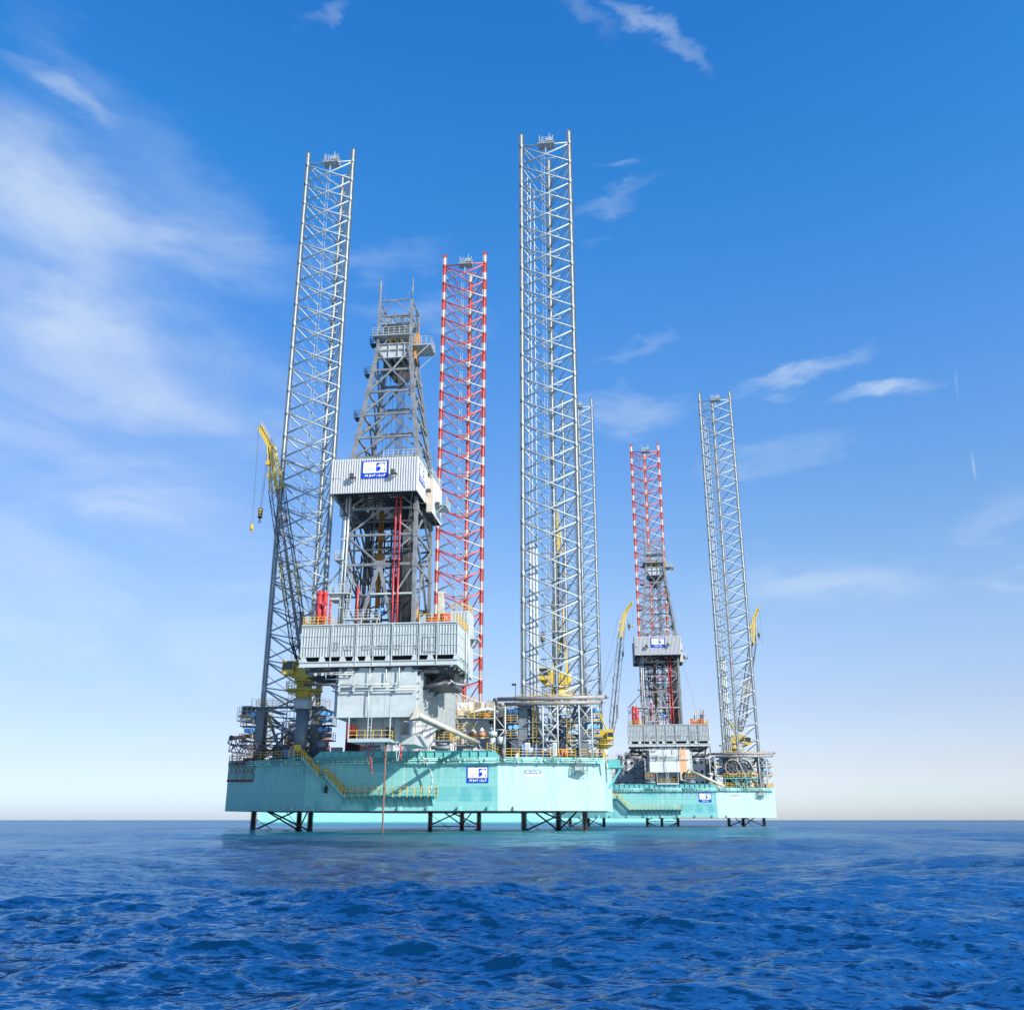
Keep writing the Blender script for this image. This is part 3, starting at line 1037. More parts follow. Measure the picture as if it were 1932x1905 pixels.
def poly_part(parent, name, pts, mat, base, up0, up1):
    a = MB()
    n = len(pts)
    vs = [tuple(base @ Vector((p[0], p[1], up0))) for p in pts] + [tuple(base @ Vector((p[0], p[1], up1))) for p in pts]
    fs = [(i, (i + 1) % n, n + (i + 1) % n, n + i) for i in range(n)] + [tuple(range(n, 2 * n)), tuple(range(n))[::-1]]
    a.quadset(vs, fs)
    return a.build(name, M[mat], parent)


def arcpts(cx, cy, r, a0, a1, n):
    return [(cx + r * math.cos(R(a0 + (a1 - a0) * i / n)), cy + r * math.sin(R(a0 + (a1 - a0) * i / n))) for i in range(n + 1)]


def add_sign(root, W_, H_, origin, ux, uy, nrm, latin, arab, label, thick=0.06):
    """blue board with a white field, falcon emblem and the rig's name; origin = lower left corner"""
    base = Matrix((Vector(ux).to_4d(), Vector(uy).to_4d(), Vector(nrm).to_4d(), Vector((0, 0, 0, 1)))).transposed()
    for i in range(3):
        base[3][i] = 0
    base[3][3] = 1
    base.translation = Vector(origin)
    b = poly_part(root, 'sign_board', [(0, 0), (W_, 0), (W_, H_), (0, H_)], 'logo_blue', base, 0, thick)
    b['label'] = label
    fx0, fx1, fy0, fy1 = W_ * .06, W_ * .945, H_ * .30, H_ * .93
    poly_part(b, 'white_field', [(fx0, fy0), (fx1, fy0), (fx1, fy1), (fx0, fy1)], 'logo_white', base, thick + .002, thick + .010)
    ex0, ex1, ey0, ey1 = W_ * .55, W_ * .895, H_ * .37, H_ * .865
    ew, eh = ex1 - ex0, ey1 - ey0
    E_ = lambda pts: [(ex0 + x * ew, ey0 + y * eh) for x, y in pts]
    poly_part(b, 'emblem_ground', E_([(0, 0), (1, 0), (1, 1), (0, 1)]), 'logo_blue', base, thick + .011, thick + .016)
    # falcon head: crown sweep, hooked beak, throat curve and two neck feathers
    head = [(.14, .50), (.13, .60), (.20, .70), (.32, .82), (.48, .90), (.66, .92), (.84, .87), (1.0, .76), (1.0, .0),
            (.0, .0), (.15, .01), (.32, .06), (.44, .16), (.51, .28), (.52, .40), (.47, .50), (.38, .56), (.27, .56), (.20, .54)]
    head = [(.14, .50), (.13, .60), (.20, .70), (.32, .82), (.48, .90), (.66, .92), (.84, .87), (1.0, .76),
            (1.0, .0), (.12, .0), (.30, .05), (.43, .15), (.51, .28), (.52, .40), (.47, .50), (.38, .56), (.27, .56), (.20, .54)]
    poly_part(b, 'falcon_emblem', E_(head), 'logo_white', base, thick + .017, thick + .022)
    poly_part(b, 'emblem_feather', E_([(.78, .52), (.90, .40), (.97, .22), (1.0, .02), (.84, .02), (.88, .18), (.88, .34)]), 'logo_blue', base, thick + .023, thick + .027)
    poly_part(b, 'emblem_feather', E_([(.58, .76), (.72, .78), (.88, .74), (1.0, .62), (.99, .68), (.88, .79), (.70, .82)]), 'logo_blue', base, thick + .023, thick + .027)
    poly_part(b, 'emblem_eye', E_([(.46, .70), (.54, .71), (.58, .76), (.50, .74)]), 'dark', base, thick + .023, thick + .027)
    lettering(b, "ADNOC", H_ * .13, 'letter_grey', W_ * .12, H_ * .36, W_ * .37, base, 0.003, up=thick + .013)
    lettering(b, "\uFED9\uFEEE\uFEE7\uFEA9\uFE83", H_ * .15, 'letter_grey', W_ * .12, H_ * .51, W_ * .37, base, 0.004, up=thick + .013)
    lettering(b, latin[0], H_ * .165, 'logo_white', W_ * latin[1], H_ * .105, W_ * latin[2], base, 0.012, up=thick + .006)
    lettering(b, arab[0], H_ * .17, 'logo_white', W_ * arab[1], H_ * .105, W_ * arab[2], base, 0.012, up=thick + .006)
    return b


NAMES = {1: (("Al Jurf", .11, .42), ("\uFED1\uFEAE\uFEA0\uFEDF\uFE8D", .58, .32)),
         2: (("Dana", .25, .28), ("\uFE94\uFEE7\uFE8D\uFEA9", .58, .20))}


def add_hull_marks(root, n):
    la, ar = NAMES[n]
    add_sign(root, 2.95, 2.12, (7.9, -5.01, 6.16), (1, 0, 0), (0, 0, 1), (0, -1, 0), la, ar, 'blue and white name board on the hull side', 0.04)
    # port name on the right-hand face
    p = face_pt(15.6, 0.004); q = face_pt(17.8, 0.004)
    ux = (q - p).normalized()
    nr = Vector((ux.y, -ux.x, 0))
    base = Matrix((ux.to_4d(), Vector((0, 0, 1, 0)), nr.to_4d(), Vector((0, 0, 0, 1)))).transposed()
    for i in range(3):
        base[3][i] = 0
    base[3][3] = 1
    base.translation = p + Vector((0, 0, 7.38))
    b = poly_part(root, 'port_name_plate', [(0, 0), (2.2, 0), (2.2, .40), (0, .40)], 'logo_blue', base, 0, .012)
    lettering(b, "ABU DHABI", .36, 'logo_white', .06, .07, 2.0, base, 0.012, up=.018)
    lettering(b, "IMO: 9748180", .36, 'logo_white', .06, -.42, 2.4, base, 0.010, up=.010)


# ================================================================== rig: jacking cases
def add_jacks(root, lx, ly, side_dirs, top=16.9, drives=True):
    """a steel case round each chord with stacked geared drives, platforms and rails"""
    for k, (cx, cy) in enumerate(CH):
        x, y = lx + cx, ly + cy
        a = MB()
        # case = three plates round the chord, open to the leg side
        a.box(x - .62, x + .62, y - .75, y - .58, HZ1, top)
        a.box(x - .62, x - .48, y - .58, y + .75, HZ1, top)
        a.box(x + .48, x + .62, y - .58, y + .75, HZ1, top)
        for z in np.arange(HZ1 + .8, top, 1.6):
            a.box(x - .70, x + .70, y - .82, y - .74, z, z + .1)
        a.box(x - .8, x + .8, y - .9, y - .3, top - .3, top)
        for z in (12.15, 14.25):
            for sx in (-1, 1):
                a.box(x + sx * .62 if sx > 0 else x - 2.7, x + 2.7 if sx > 0 else x - .62, y - 1.3, y + 1.0, z, z + .12)
                a.bar((x + sx * 2.5, y - 1.1, z), (x + sx * .62, y - .5, z - 1.2), .1)
        case = a.build('jacking_case', M['jack'], root)
        s = side_dirs[k]
        for sx in ((-1, 1) if s == 0 else (s,)):
            for z in (12.95, 13.75, 15.1, 15.95):
                d = MB()
                d.tube((x + sx * .65, y - .2, z), (x + sx * 1.35, y - .2, z), .46, 12)
                d.tube((x + sx * 1.35, y - .2, z), (x + sx * 1.9, y - .2, z), .40, 12, .26)
                d.tube((x + sx * 1.9, y - .2, z), (x + sx * 2.35, y - .2, z), .30, 10, .30)
                if z in (13.75, 15.95):
                    d.tube((x + sx * 1.0, y - 1.15, z), (x + sx * 1.0, y - .2, z), .36, 12, .40)
                    d.tube((x + sx * 1.75, y - 1.05, z - .05), (x + sx * 1.75, y - .2, z - .05), .30, 12, .34)
                d.build('geared_drive', M['lblue' if z in (13.75, 15.95) else 'blue'], case)
        r = MB()
        for z in (12.27, 14.37):
            for sx in ((-1, 1) if s == 0 else (s,)):
                r.rail([(x + sx * .7, y - 1.25, z), (x + sx * 2.65, y - 1.25, z), (x + sx * 2.65, y + .9, z)], 1.0, 1.0, .035, 2)
        r.build('handrail', M['yellow'], case, label='yellow handrail of the jacking platforms')
    # brace frame between the cases: big raking struts and a top walkway
    b = MB()
    xl, xr = lx - 4.15, lx + 4.15
    for y in (ly - .1,):
        b.tube((xl + .9, y - .5, top - .6), (lx - .3, y - .5, HZ1 + .2), .22, 8)
        b.tube((xr - .9, y - .5, top - .6), (lx + .6, y - .5, HZ1 + .2), .22, 8)
        b.tube((xl + .7, y + .6, HZ1 + .5), (lx + .3, y + .6, top - 3.0), .18, 8)
        b.tube((xr - .7, y + .6, HZ1 + .5), (lx - .3, y + .6, top - 3.0), .18, 8)
        b.tube((xl, y, 12.6), (xr, y, 12.6), .14, 6)
    b.tube((xl, ly + .8, top - .4), (lx - .2, ly + 6.6, HZ1 + 3), .2, 8)
    b.tube((xr, ly + .8, top - .4), (lx + .2, ly + 6.6, HZ1 + 3), .2, 8)
    b.box(xl - 1.2, xr + 1.2, ly - 1.5, ly + .5, top, top + .14)
    b.box(xl - .6, xl + .6, ly + .5, ly + 8.5, top, top + .14)
    b.box(xr - .6, xr + .6, ly + .5, ly + 8.5, top, top + .14)
    for x in np.arange(xl - 1.2, xr + 1.2, 1.4):
        b.bar((x, ly - 1.4, top), (x + .7, ly - 1.4, top - .6), .06); b.bar((x + .7, ly - 1.4, top - .6), (x + 1.4, ly - 1.4, top), .06)
    b.bar((xl - 1.2, ly - 1.4, top - .6), (xr + 1.2, ly - 1.4, top - .6), .1)
    fr = b.build('jacking_frame', M['jack'], root)
    MB().rail([(xl - 1.2, ly - 1.4, top + .14), (xr + 1.2, ly - 1.4, top + .14), (xr + 1.2, ly + 3, top + .14)], 1.1, 1.1, .03).rail(
        [(xl - 1.2, ly + .4, top + .14), (xr, ly + .4, top + .14)], 1.1, 1.6, .03).build('handrail', M['yellow'], fr)
    # ladders and pipe runs inside the leg base
    c = MB()
    rr = random.Random(int(lx * 10) + 5)
    for i in range(16):
        x = lx + rr.uniform(-3.2, 3.2); y = ly + rr.uniform(.6, 5.5)
        z0 = HZ1 + rr.choice((0, 0, 2.6)); z1 = z0 + rr.uniform(2.0, 6.5)
        c.tube((x, y, z0), (x, y, min(z1, top)), rr.uniform(.04, .12), 6)
        if rr.random() < .6:
            x2 = x + rr.uniform(-2, 2)
            c.tube((x, y, min(z1, top)), (x2, y, min(z1, top)), .06, 6)
    for i in range(9):
        x = lx + rr.uniform(-3.4, 3.0); y = ly + rr.uniform(.8, 5.0); w = rr.uniform(.5, 1.3)
        c.box(x, x + w, y, y + w, HZ1 + .03, HZ1 + rr.uniform(.8, 2.6))
    c.build('leg_well_piping', M['grey'], root)
    l = MB()
    for x in (xl + 1.7, xr - 1.9):
        for dx in (-.25, .25):
            l.bar((x + dx, ly - 1.0, HZ1), (x + dx, ly - 1.0, top), .05)
            l.bar((x + dx, ly - 1.35, HZ1 + 2), (x + dx, ly - 1.35, top), .04)
        for z in np.arange(HZ1, top, .45):
            l.bar((x - .25, ly - 1.0, z), (x + .25, ly - 1.0, z), .035)
            if z > HZ1 + 2:
                l.bar((x - .25, ly - 1.35, z), (x + .25, ly - 1.35, z), .035)
    l.build('caged_ladder', M['yellow'], root)


def add_exhausts(root):
    y = -2.1
    up = MB()
    up.tube((11.7, y, 17.45), (26.6, y, 17.55), .29, 12)
    up.tube((26.6, y, 17.55), (27.2, y, 17.62), .29, 12, .16)
    up.path([(11.7, y, 17.45), (11.2, y + .3, 17.4), (11.1, y + 1.6, 17.3), (11.1, y + 5, 17.3)], .29, 10)
    up.build('exhaust_pipe', M['pipe_grey'], root)
    lo = MB()
    lo.tube((12.6, y, 16.75), (26.0, y, 16.85), .26, 12)
    lo.tube((26.0, y, 16.85), (26.6, y, 16.95), .26, 12, .14)
    lo.path([(12.6, y, 16.75), (11.9, y, 16.6), (11.5, y + .3, 16.1), (11.4, y + .6, 15.4), (11.4, y + 3.5, 15.2)], .27, 10)
    lo.build('exhaust_pipe', M['pipe_grey'], root)
    f = MB()
    xs = [11.2, 12.7, 17.95, 20.0, 22.95, 24.7]
    ft = HZ1
    for x in xs:
        f.tube((x, y, ft), (x, y, 16.55), .11, 8)
        f.bar((x, y - .4, 16.5), (x, y + .5, 16.5), .1)
        f.bar((x, y, 16.5), (x, y, 17.2), .08)
    def xb(a, b, z0, z1):
        f.tube((a, y, z0), (b, y, z1), .07, 6); f.tube((b, y, z0), (a, y, z1), .07, 6)
    xb(17.95, 20.0, 11.7, 14.1); xb(17.95, 20.0, 14.1, 16.4)
    xb(22.95, 24.7, 11.7, 14.1); xb(22.95, 24.7, 14.1, 16.4)
    f.tube((11.2, y, 15.2), (12.7, y, 13.4), .07, 6); f.tube((11.2, y, 11.6), (12.7, y, 13.3), .07, 6); f.tube((11.2, y, 13.3), (12.7, y, 13.3), .07, 6)
    for a, b in ((17.95, 20.0), (22.95, 24.7)):
        f.tube((a, y, 11.7), (b, y, 11.7), .09, 6); f.tube((a, y, 16.4), (b, y, 16.4), .07, 6)
    f.build('pipe_rack', M['lgrey'], root)
    # engine-room casing and ventilators at the near end
    g = MB()
    g.box(10.6, 12.5, 1.2, 6.0, HZ1, 16.6)
    for yy in np.arange(1.2, 6, .5):
        g.box(12.5, 12.58, yy, yy + .08, HZ1, 16.6)
    for x in np.arange(10.6, 12.6, .3):
        g.box(x, x + .07, 1.13, 1.2, HZ1 + .4, 16.4)
    g.build('engine_casing', M['jack'], root)
    v = MB()
    v.tube((11.1, -3.2, HZ1), (11.1, -3.2, 12.4), .42, 14); v.tube((11.1, -3.2, 12.3), (11.1, -3.2, 12.95), .66, 16)
    v.build('ventilator', M['grey'], root)
    v = MB()
    v.tube((-13.0, -3.0, HZ1), (-13.0, -3.0, 11.0), .5, 14); v.tube((-13.0, -3.0, 11.0), (-13.0, -3.0, 12.0), .85, 16)
    v.build('ventilator', M['jack'], root)
    # thin floodlight post
    p = MB()
    p.tube((14.2, -2.5, 16.9), (14.2, -2.5, 19.3), .05, 6)
    p.cbox((14.0, -2.6, 19.4), (.6, .25, .3))
    p.build('floodlight_post', M['dgrey'], root)


def add_accommodation(root, n):
    a = MB()
    a.box(-13.0, 12.3, 21.5, 29.0, HZ1 + .03, 17.7)
    for x in np.arange(-12.8, 12.3, 1.25):
        a.box(x, x + .06, 21.44, 21.5, HZ1 + .3, 17.5)
    a.box(-13.1, 12.4, 21.35, 29.1, 17.7, 17.85)
    a.box(-8, 6, 22.5, 27.5, 17.85, 20.0)
    w = a.build('accommodation_block', M['white'], root)
    for z in (11.2, 14.0, 16.4):
        for x in (-11.6, -9.6, -8.0, 7.0, 8.9, 10.6):
            MB().box(x, x + .6, 21.36, 21.49, z, z + .75).build('window', M['glass'], w)
    for z in (14.0, 16.4):
        for y in (23, 25, 27):
            MB().box(12.31, 12.4, y, y + .6, z, z + .75).build('window', M['glass'], w)
    MB().rail([(-13, 21.4, 17.85), (12.3, 21.4, 17.85), (12.3, 29, 17.85)], 1.1, 1.6, .04, 1).build('handrail', M['yellow'], w)
    b = MB()
    rr = random.Random(3)
    for i in range(16):
        x = rr.uniform(6.3, 11.5) if i % 2 else rr.uniform(-12.5, -8.2)
        ww = rr.uniform(.4, 1.3); hh = rr.uniform(.5, 2.3)
        y = rr.uniform(22, 27)
        b.box(x, x + ww, y, y + ww, 17.86, 17.86 + hh)
        b.bar((x, y, 17.85), (x, y, 17.85 + rr.uniform(1, 3.2)), .06)
    b.build('rooftop_units', M['lgrey'], w)


# ================================================================== rig: cantilever with drill floor
def add_cantilever(root, n, gx, gy):
    L0 = (gx, gy, 0)
    front = M['rust_front'] if n == 2 else M['lgrey']
    a = MB()
    # two deep box girders joined by an end plate
    a.box(-4.85, 4.85, 0.5, 0.7, 13.15, 19.0)
    a.box(-4.85, -4.2, .7, 26, 13.15, 18.7)
    a.box(4.2, 4.85, .7, 26, 13.15, 18.7)
    a.box(-4.2, 4.2, .7, 26, 15.2, 15.4)
    for x in (-1.55, 1.7):
        a.box(x, x + .03, .46, .5, 13.2, 18.9)
    a.box(-4.95, 4.95, .40, .5, 13.08, 13.2)
    beam = a.build('cantilever', front, root, L0)
    s = MB()
    for x, sx in ((4.85, 1), (-4.85, -1)):
        for y in np.arange(.9, 26, .78):
            x1 = x + sx * .42
            s.box(min(x, x1), max(x, x1), y, y + .07, 13.2, 18.6)
        for z in (13.15, 18.55):
            x1 = x + sx * .5
            s.box(min(x, x1), max(x, x1), .7, 26, z, z + .12)
        for y in np.arange(1.3, 25, 3.12):
            x1 = x + sx * .62
            s.box(min(x, x1), max(x, x1), y, y + .06, 13.3, 18.5)
    s.build('girder_stiffeners', M['grey'], beam)
    p = MB()
    for z, y in ((16.95, .05), (16.6, .2), (16.25, .1)):
        p.tube((4.9 if z < 16.9 else 1.6, y, z), (-5.4, y, z - .02), .085, 8)
        for x in (-4.6, -2.8, -.6, 2.4):
            p.cbox((x, y + .05, z), (.26, .34, .3))
    p.path([(1.0, .1, 16.95), (1.15, .1, 17.1), (1.15, .1, 18.7)], .085, 8)
    p.path([(2.6, .1, 16.28), (2.75, .1, 16.5), (2.75, .1, 18.9)], .075, 8)
    p.path([(-6.2, .1, 18.2), (-3.0, .1, 18.2), (-3.0, .1, 18.6)], .085, 8)
    p.path([(-5.4, .1, 16.25), (-5.4, 4, 16.25)], .085, 8)
    for z in (17.2, 16.2, 15.4):
        p.tube((5.15, .4, z), (5.15, 24, z), .075, 6)
    p.path([(-.9, .1, 13.2), (-.9, .1, 16.2)], .06, 6)
    p.path([(-.9, .1, 16.3), (-.9, .1, 19.0)], .05, 6)
    p.build('service_piping', M['lgrey'], beam)
    # hung work platform under the end plate
    h = MB()
    h.box(-3.25, 1.9, .25, 5.8, 10.25, 10.5)
    h.box(-3.25, 1.9, .2, .25, 10.2, 10.62)
    h.box(-2.9, 1.9, 3.0, 3.1, 10.5, 13.15)
    for z in (11.0, 11.6, 12.2, 12.8):
        h.box(-2.9, 1.9, 2.92, 3.0, z, z + .08)
    for x in (-2.9, -1.2, .4, 1.8):
        h.box(x, x + .08, 2.8, 3.0, 10.5, 13.15)
    for x in (-3.2, 1.85):
        h.bar((x, .3, 10.3), (x, .3, 13.2), .13)
    h.bar((-.85, .3, 10.3), (-.85, .3, 13.2), .1); h.bar((-.45, .3, 10.3), (-.45, .3, 13.2), .08)
    h.bar((-.85, .3, 11.9), (-.45, .3, 11.9), .08)
    h.box(1.85, 1.95, 3.0, 8.5, 10.3, 13.15)
    for y in np.arange(3.2, 8.5, .75):
        h.box(1.95, 2.2, y, y + .08, 10.3, 13.1)
    h.box(1.9, 4.0, 4.2, 12.0, 10.2, 10.45)
    for y in np.arange(4.3, 12, .8):
        h.box(3.9, 4.05, y, y + .08, 10.45, 11.35)
    h.box(3.9, 4.0, 4.2, 12.0, 10.45, 11.35)
    h.box(1.9, 3.9, 4.2, 4.3, 10.45, 11.35)
    h.build('hung_platform', M['grey'], beam)
    MB().box(.75, 1.55, 2.86, 2.91, 10.55, 12.1).build('doorway', M['dark'], beam)
    MB().rail([(-3.2, .32, 10.5), (1.85, .32, 10.5), (1.85, 2.6, 10.5)], 1.05, 1.1, .035, 1).build('handrail', M['yellow'], beam)
    # hull-edge skid shoes
    sy = -5.0 - gy
    for x in (-6.0, 3.6) if n == 2 else (-6.2, 3.5):
        sk = MB()
        sk.box(x, x + 2.3, sy - .5, sy + 2.2, 11.5, 11.75)
        sk.box(x + .2, x + 2.0, sy - .1, sy + 1.8, 10.37, 10.8)
        sk.box(x + .5, x + 1.9, sy + .2, sy + 1.6, 10.8, 11.5)
        sk.tube((x - .3, sy - .15, 10.75), (x + 2.3, sy - .15, 10.75), .26, 10)
        sk.tube((x + .3, sy - .3, 11.2), (x + 1.9, sy - .3, 11.2), .16, 10)
        sk.box(x + .3, x + 2.1, sy, sy + 1.9, 11.75, 13.1)
        for yy in (sy, sy + .9, sy + 1.8):
            sk.box(x + .2, x + 2.2, yy, yy + .1, 11.75, 13.1)
        sk.build('skid_shoe', M['jack'], beam)
        MB().rail([(x, sy - .45, 11.75), (x + 2.25, sy - .45, 11.75), (x + 2.25, sy + 2.1, 11.75)], 1.05, .7, .03).build('handrail', M['yellow'], beam, label='yellow handrail on the skid shoe')

    # ---------------- drill-floor substructure
    b = MB()
    W2 = 9.8
    D2 = 9.0
    zt, zb, zl = 24.25, 19.1, 20.35
    b.box(-W2, W2, .12, .2, zl, zt)                    # aft plating
    b.box(-W2, -W2 + .08, .2, D2, zl, zt)
    b.box(W2 - .08, W2, .2, D2, zl, zt)
    b.box(-W2, W2, D2 - .1, D2, zl, zt)
    b.box(-W2, W2, .2, D2, zt - .15, zt)               # floor
    b.box(-W2, W2, 0, .25, zb, 19.75)                   # bottom edge girders
    b.box(-W2, -W2 + .3, .25, D2, zb, 19.75)
    b.box(W2 - .3, W2, .25, D2, zb, 19.75)
    b.box(-W2 - .08, W2 + .08, -.12, 0, zb + .0, zb + .09)
    b.box(-W2 - .08, W2 + .08, -.12, 0, 19.68, 19.77)
    b.box(-W2, W2, -.08, .1, zt - .02, zt + .12)
    for y in np.arange(2, D2, 2.2):
        b.box(-W2, W2, y, y + .25, 19.2, 19.7)
    # trapezoid brackets between girder and plating
    for x0 in (-9.75, -7.4, -4.8, -3.2, -1.6, .9, 4.2, 6.1, 9.3):
        b.prism([(x0, 19.75), (x0 + .9, 19.75), (x0 + .65, zl), (x0 + .15, zl)], 'y', .02, .16)
    for y in np.arange(.6, D2, 1.5):
        b.box(W2 - .14, W2 - .02, y, y + .55, 19.75, zl)
    b.box(-6.2, 6.2, D2 + .01, 13.5, zb, zt)
    fl = b.build('drill_floor', M['lgrey'], root, L0, label='ribbed drill-floor box on the cantilever')
    c = MB()
    xs = list(np.arange(-9.75, 9.8, .355))
    splits = (-5.9, -2.75, -.6, 1.75, 5.1, 7.3)
    for x in xs:
        if min(abs(x - q) for q in splits) < .16:
            continue
        c.box(x, x + .045, .035, .12, zl + .02, zt - .2)
        c.box(x - .02, x + .065, .02, .035, zl + .02, zt - .2)
    for q in splits:
        c.box(q - .05, q + .05, -.10, .12, zb + .1, zt)
        c.box(q + .12, q + .16, -.1, .12, zl, zt)
    for z in (zl, 21.55, 22.9, zt - .22):
        c.box(-9.8, 9.8, .03, .12, z, z + .06)
    for x, z, w, hh in ((-5.7, 21.2, .7, .9), (-4.2, 21.2, .9, .5), (-1.9, 21.2, .9, .5), (-.3, 21.3, 1.6, .3), (2.0, 21.2, .8, .5), (4.6, 21.2, .5, .4), (5.6, 20.8, 1.7, 1.8)):
        for zz in (z, z + hh):
            c.box(x, x + w, -.06, .02, zz, zz + .06)
        for xx in np.arange(x, x + w + .01, w / 2):
            c.box(xx, xx + .05, -.07, .02, z, z + hh)
    for y in np.arange(.5, D2, .5):
        c.box(9.8, 9.87, y, y + .05, zl, zt - .2)
        c.box(-9.87, -9.8, y, y + .05, zl, zt - .2)
    for z in (21.55, 22.9):
        c.box(9.8, 9.86, .2, D2, z, z + .05)
    c.build('plating_ribs', M['lgrey'], fl)
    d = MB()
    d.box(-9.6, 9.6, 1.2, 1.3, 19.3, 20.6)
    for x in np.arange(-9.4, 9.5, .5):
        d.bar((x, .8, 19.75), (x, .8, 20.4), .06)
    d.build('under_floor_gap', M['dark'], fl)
    # brackets and pipes below the box
    k = MB()
    for x in (-4.6, -3.1, -1.2, .9, 2.6, 4.2):
        k.prism([(x, 19.08), (x + .9, 19.08), (x + .55, 18.55), (x + .35, 18.55)], 'y', .25, .45)
    k.box(-9.6, -4.9, 3, 8.6, 18.2, 18.4)
    k.box(-9.3, -5.0, 1.0, 8.8, 18.55, 19.08)
    k.box(4.9, 8.6, 1.5, 9, 18.3, 19.08)
    k.build('substructure_framing', M['dgrey'], fl)
    k = MB()
    k.box(5.4, 8.9, 3, 9, 16.9, 17.15)
    for y in np.arange(3, 9.1, .7):
        k.bar((8.9, y, 17.1), (9.2, y, 19.1), .09)
        k.bar((5.5, y, 17.1), (5.5, y, 18.4), .07)
    for y in (2, 5, 8.5):
        k.tube((-9.2, y, 18.6), (-9.2, y, 19.1), .12, 6)
        k.bar((-8.9, y, 19.1), (-4.9, y, 16.2), .18)
        k.bar((9.2, y, 19.1), (4.9, y, 16.2), .18)
    k.tube((-9.3, 1.0, 17.2), (-5.0, 1.0, 17.15), .2, 10)
    k.tube((5.6, 1.4, 16.6), (8.3, 2.0, 17.3), .3, 12)
    k.path([(4.9, .9, 18.1), (5.4, .9, 18.8), (7.2, .9, 18.9)], .16, 8)
    k.build('substructure_framing', M['dgrey'], fl)
    pv = MB()
    for z in (18.3, 18.5):
        pv.tube((-8.8, .5, z), (-3.2, .4, z), .06, 6)
    pv.path([(-6.5, .5, 18.5), (-6.5, .5, 17.7), (-3.4, .5, 17.7)], .07, 6)
    for x in (-7.8, -6.9, -5.8, -4.0, -3.3):
        pv.cbox((x, .5, 18.3), (.3, .3, .35))
    pv.build('drain_piping', M['grey'], fl)
    pv = MB()
    pv.path([(9.0, .6, 17.3), (9.0, 3.5, 17.3), (9.9, 4.5, 17.3), (10.1, 4.6, 18), (10.1, 4.6, 24)], .09, 8)
    pv.build('downpipe', M['grey'], fl)
    MB().tube((10.3, 5.2, 17.4), (10.3, 5.2, 25), .09, 8).build('downpipe', M['grey'], fl)
    # things bolted on the floor
    for run in ([(-5.9, .15, zt), (-9.7, .15, zt), (-9.7, 8.8, zt)], [(5.0, .15, zt), (9.7, .15, zt), (9.7, 8.8, zt)], [(-9.6, 2.5, zt), (-6.2, 2.5, zt)]):
        MB().rail(run, 1.15, .85, .035).build('handrail', M['yellow'], fl)
    g = MB()
    g.box(7.2, 9.6, 9.02, 13.0, 19.1, 27.6)
    for yy in np.arange(9.1, 13, .5):
        g.box(9.6, 9.68, yy, yy + .06, 19.2, 27.5)
    for x in np.arange(7.3, 9.6, .4):
        g.box(x, x + .06, 8.94, 9.02, zt + .1, 27.5)
    g.box(9.6, 10.7, 10, 12.8, 24.0, 24.2); g.bar((10.5, 10.2, 24), (9.6, 10.2, 22.6), .12); g.bar((10.5, 12.6, 24), (9.6, 12.6, 22.6), .12)
    g.build('equipment_house', M['lgrey'], fl)
    MB().rail([(7.2, 9.1, 27.6), (9.5, 9.1, 27.6), (9.5, 13, 27.6)], 1.1, .8, .03).build('handrail', M['yellow'], fl)
    if n == 1:
        t = MB()
        t.prism([(5.7, 24.3), (6.5, 24.3), (6.3, 29.9), (5.6, 29.9)], 'y', 8.2, 8.8)
        t.cbox((5.95, 8.5, 30.0), (1.2, .4, .2))
        t.build('yellow_post', M['chute'], fl)
    # red standing bottles (port) and pump block (starboard)
    v = MB()
    for x, y, r, h in ((-8.25, 1.6, .42, 4.6), (-7.5, 1.5, .30, 4.4), (-7.0, 2.1, .13, 3.6)):
        v.tube((x, y, zt), (x, y, zt + h), r, 14); v.tube((x, y, zt + h), (x, y, zt + h + .25), r, 14, r * .45)
        for z in (.3, 1.5, 3.0, 4.2):
            if z < h:
                v.tube((x, y, zt + z), (x, y, zt + z + .08), r + .05, 14)
    v.tube((-7.5, 1.25, zt + 3.0), (-7.5, .95, zt + 3.0), .34, 12); v.tube((-7.5, 1.25, zt + 1.0), (-7.5, .95, zt + 1.0), .30, 12)
    v.build('red_separator_bottles', M['red'], fl)
    v = MB()
    v.tube((7.9, 1.6, zt), (7.9, 1.6, zt + 1.35), .62, 16)
    v.tube((7.3, 1.2, zt + .5), (5.6, 1.2, zt + .5), .18, 10)
    v.box(6.0, 7.1, .9, 1.9, zt, zt + .8)
    if n == 2:
        v.box(5.6, 6.2, .8, 1.8, zt, zt + 1.5); v.box(8.2, 8.8, .8, 1.8, zt, zt + 1.4)
    v.build('red_pump_block', M['red'], fl)
    q = MB()
    for x in (-9.5, -8.9):
        for yy in (2.6, 3.6):
            q.bar((x, yy, zt), (x, yy, zt + 4.6), .08)
    for i in range(4):
        z = zt + i * 1.15
        q.bar((-9.5, 2.6, z), (-8.9, 2.6, z + 1.15), .06); q.bar((-9.5, 3.6, z), (-9.5, 2.6, z + 1.15), .06)
    q.box(-9.6, -8.8, 2.5, 3.7, zt + 3.3, zt + 3.4)
    q.rail([(-9.6, 2.5, zt + 3.4), (-8.8, 2.5, zt + 3.4)], 1.0, .4, .03)
    q.build('access_tower', M['lgrey'], fl)
    return beam, fl


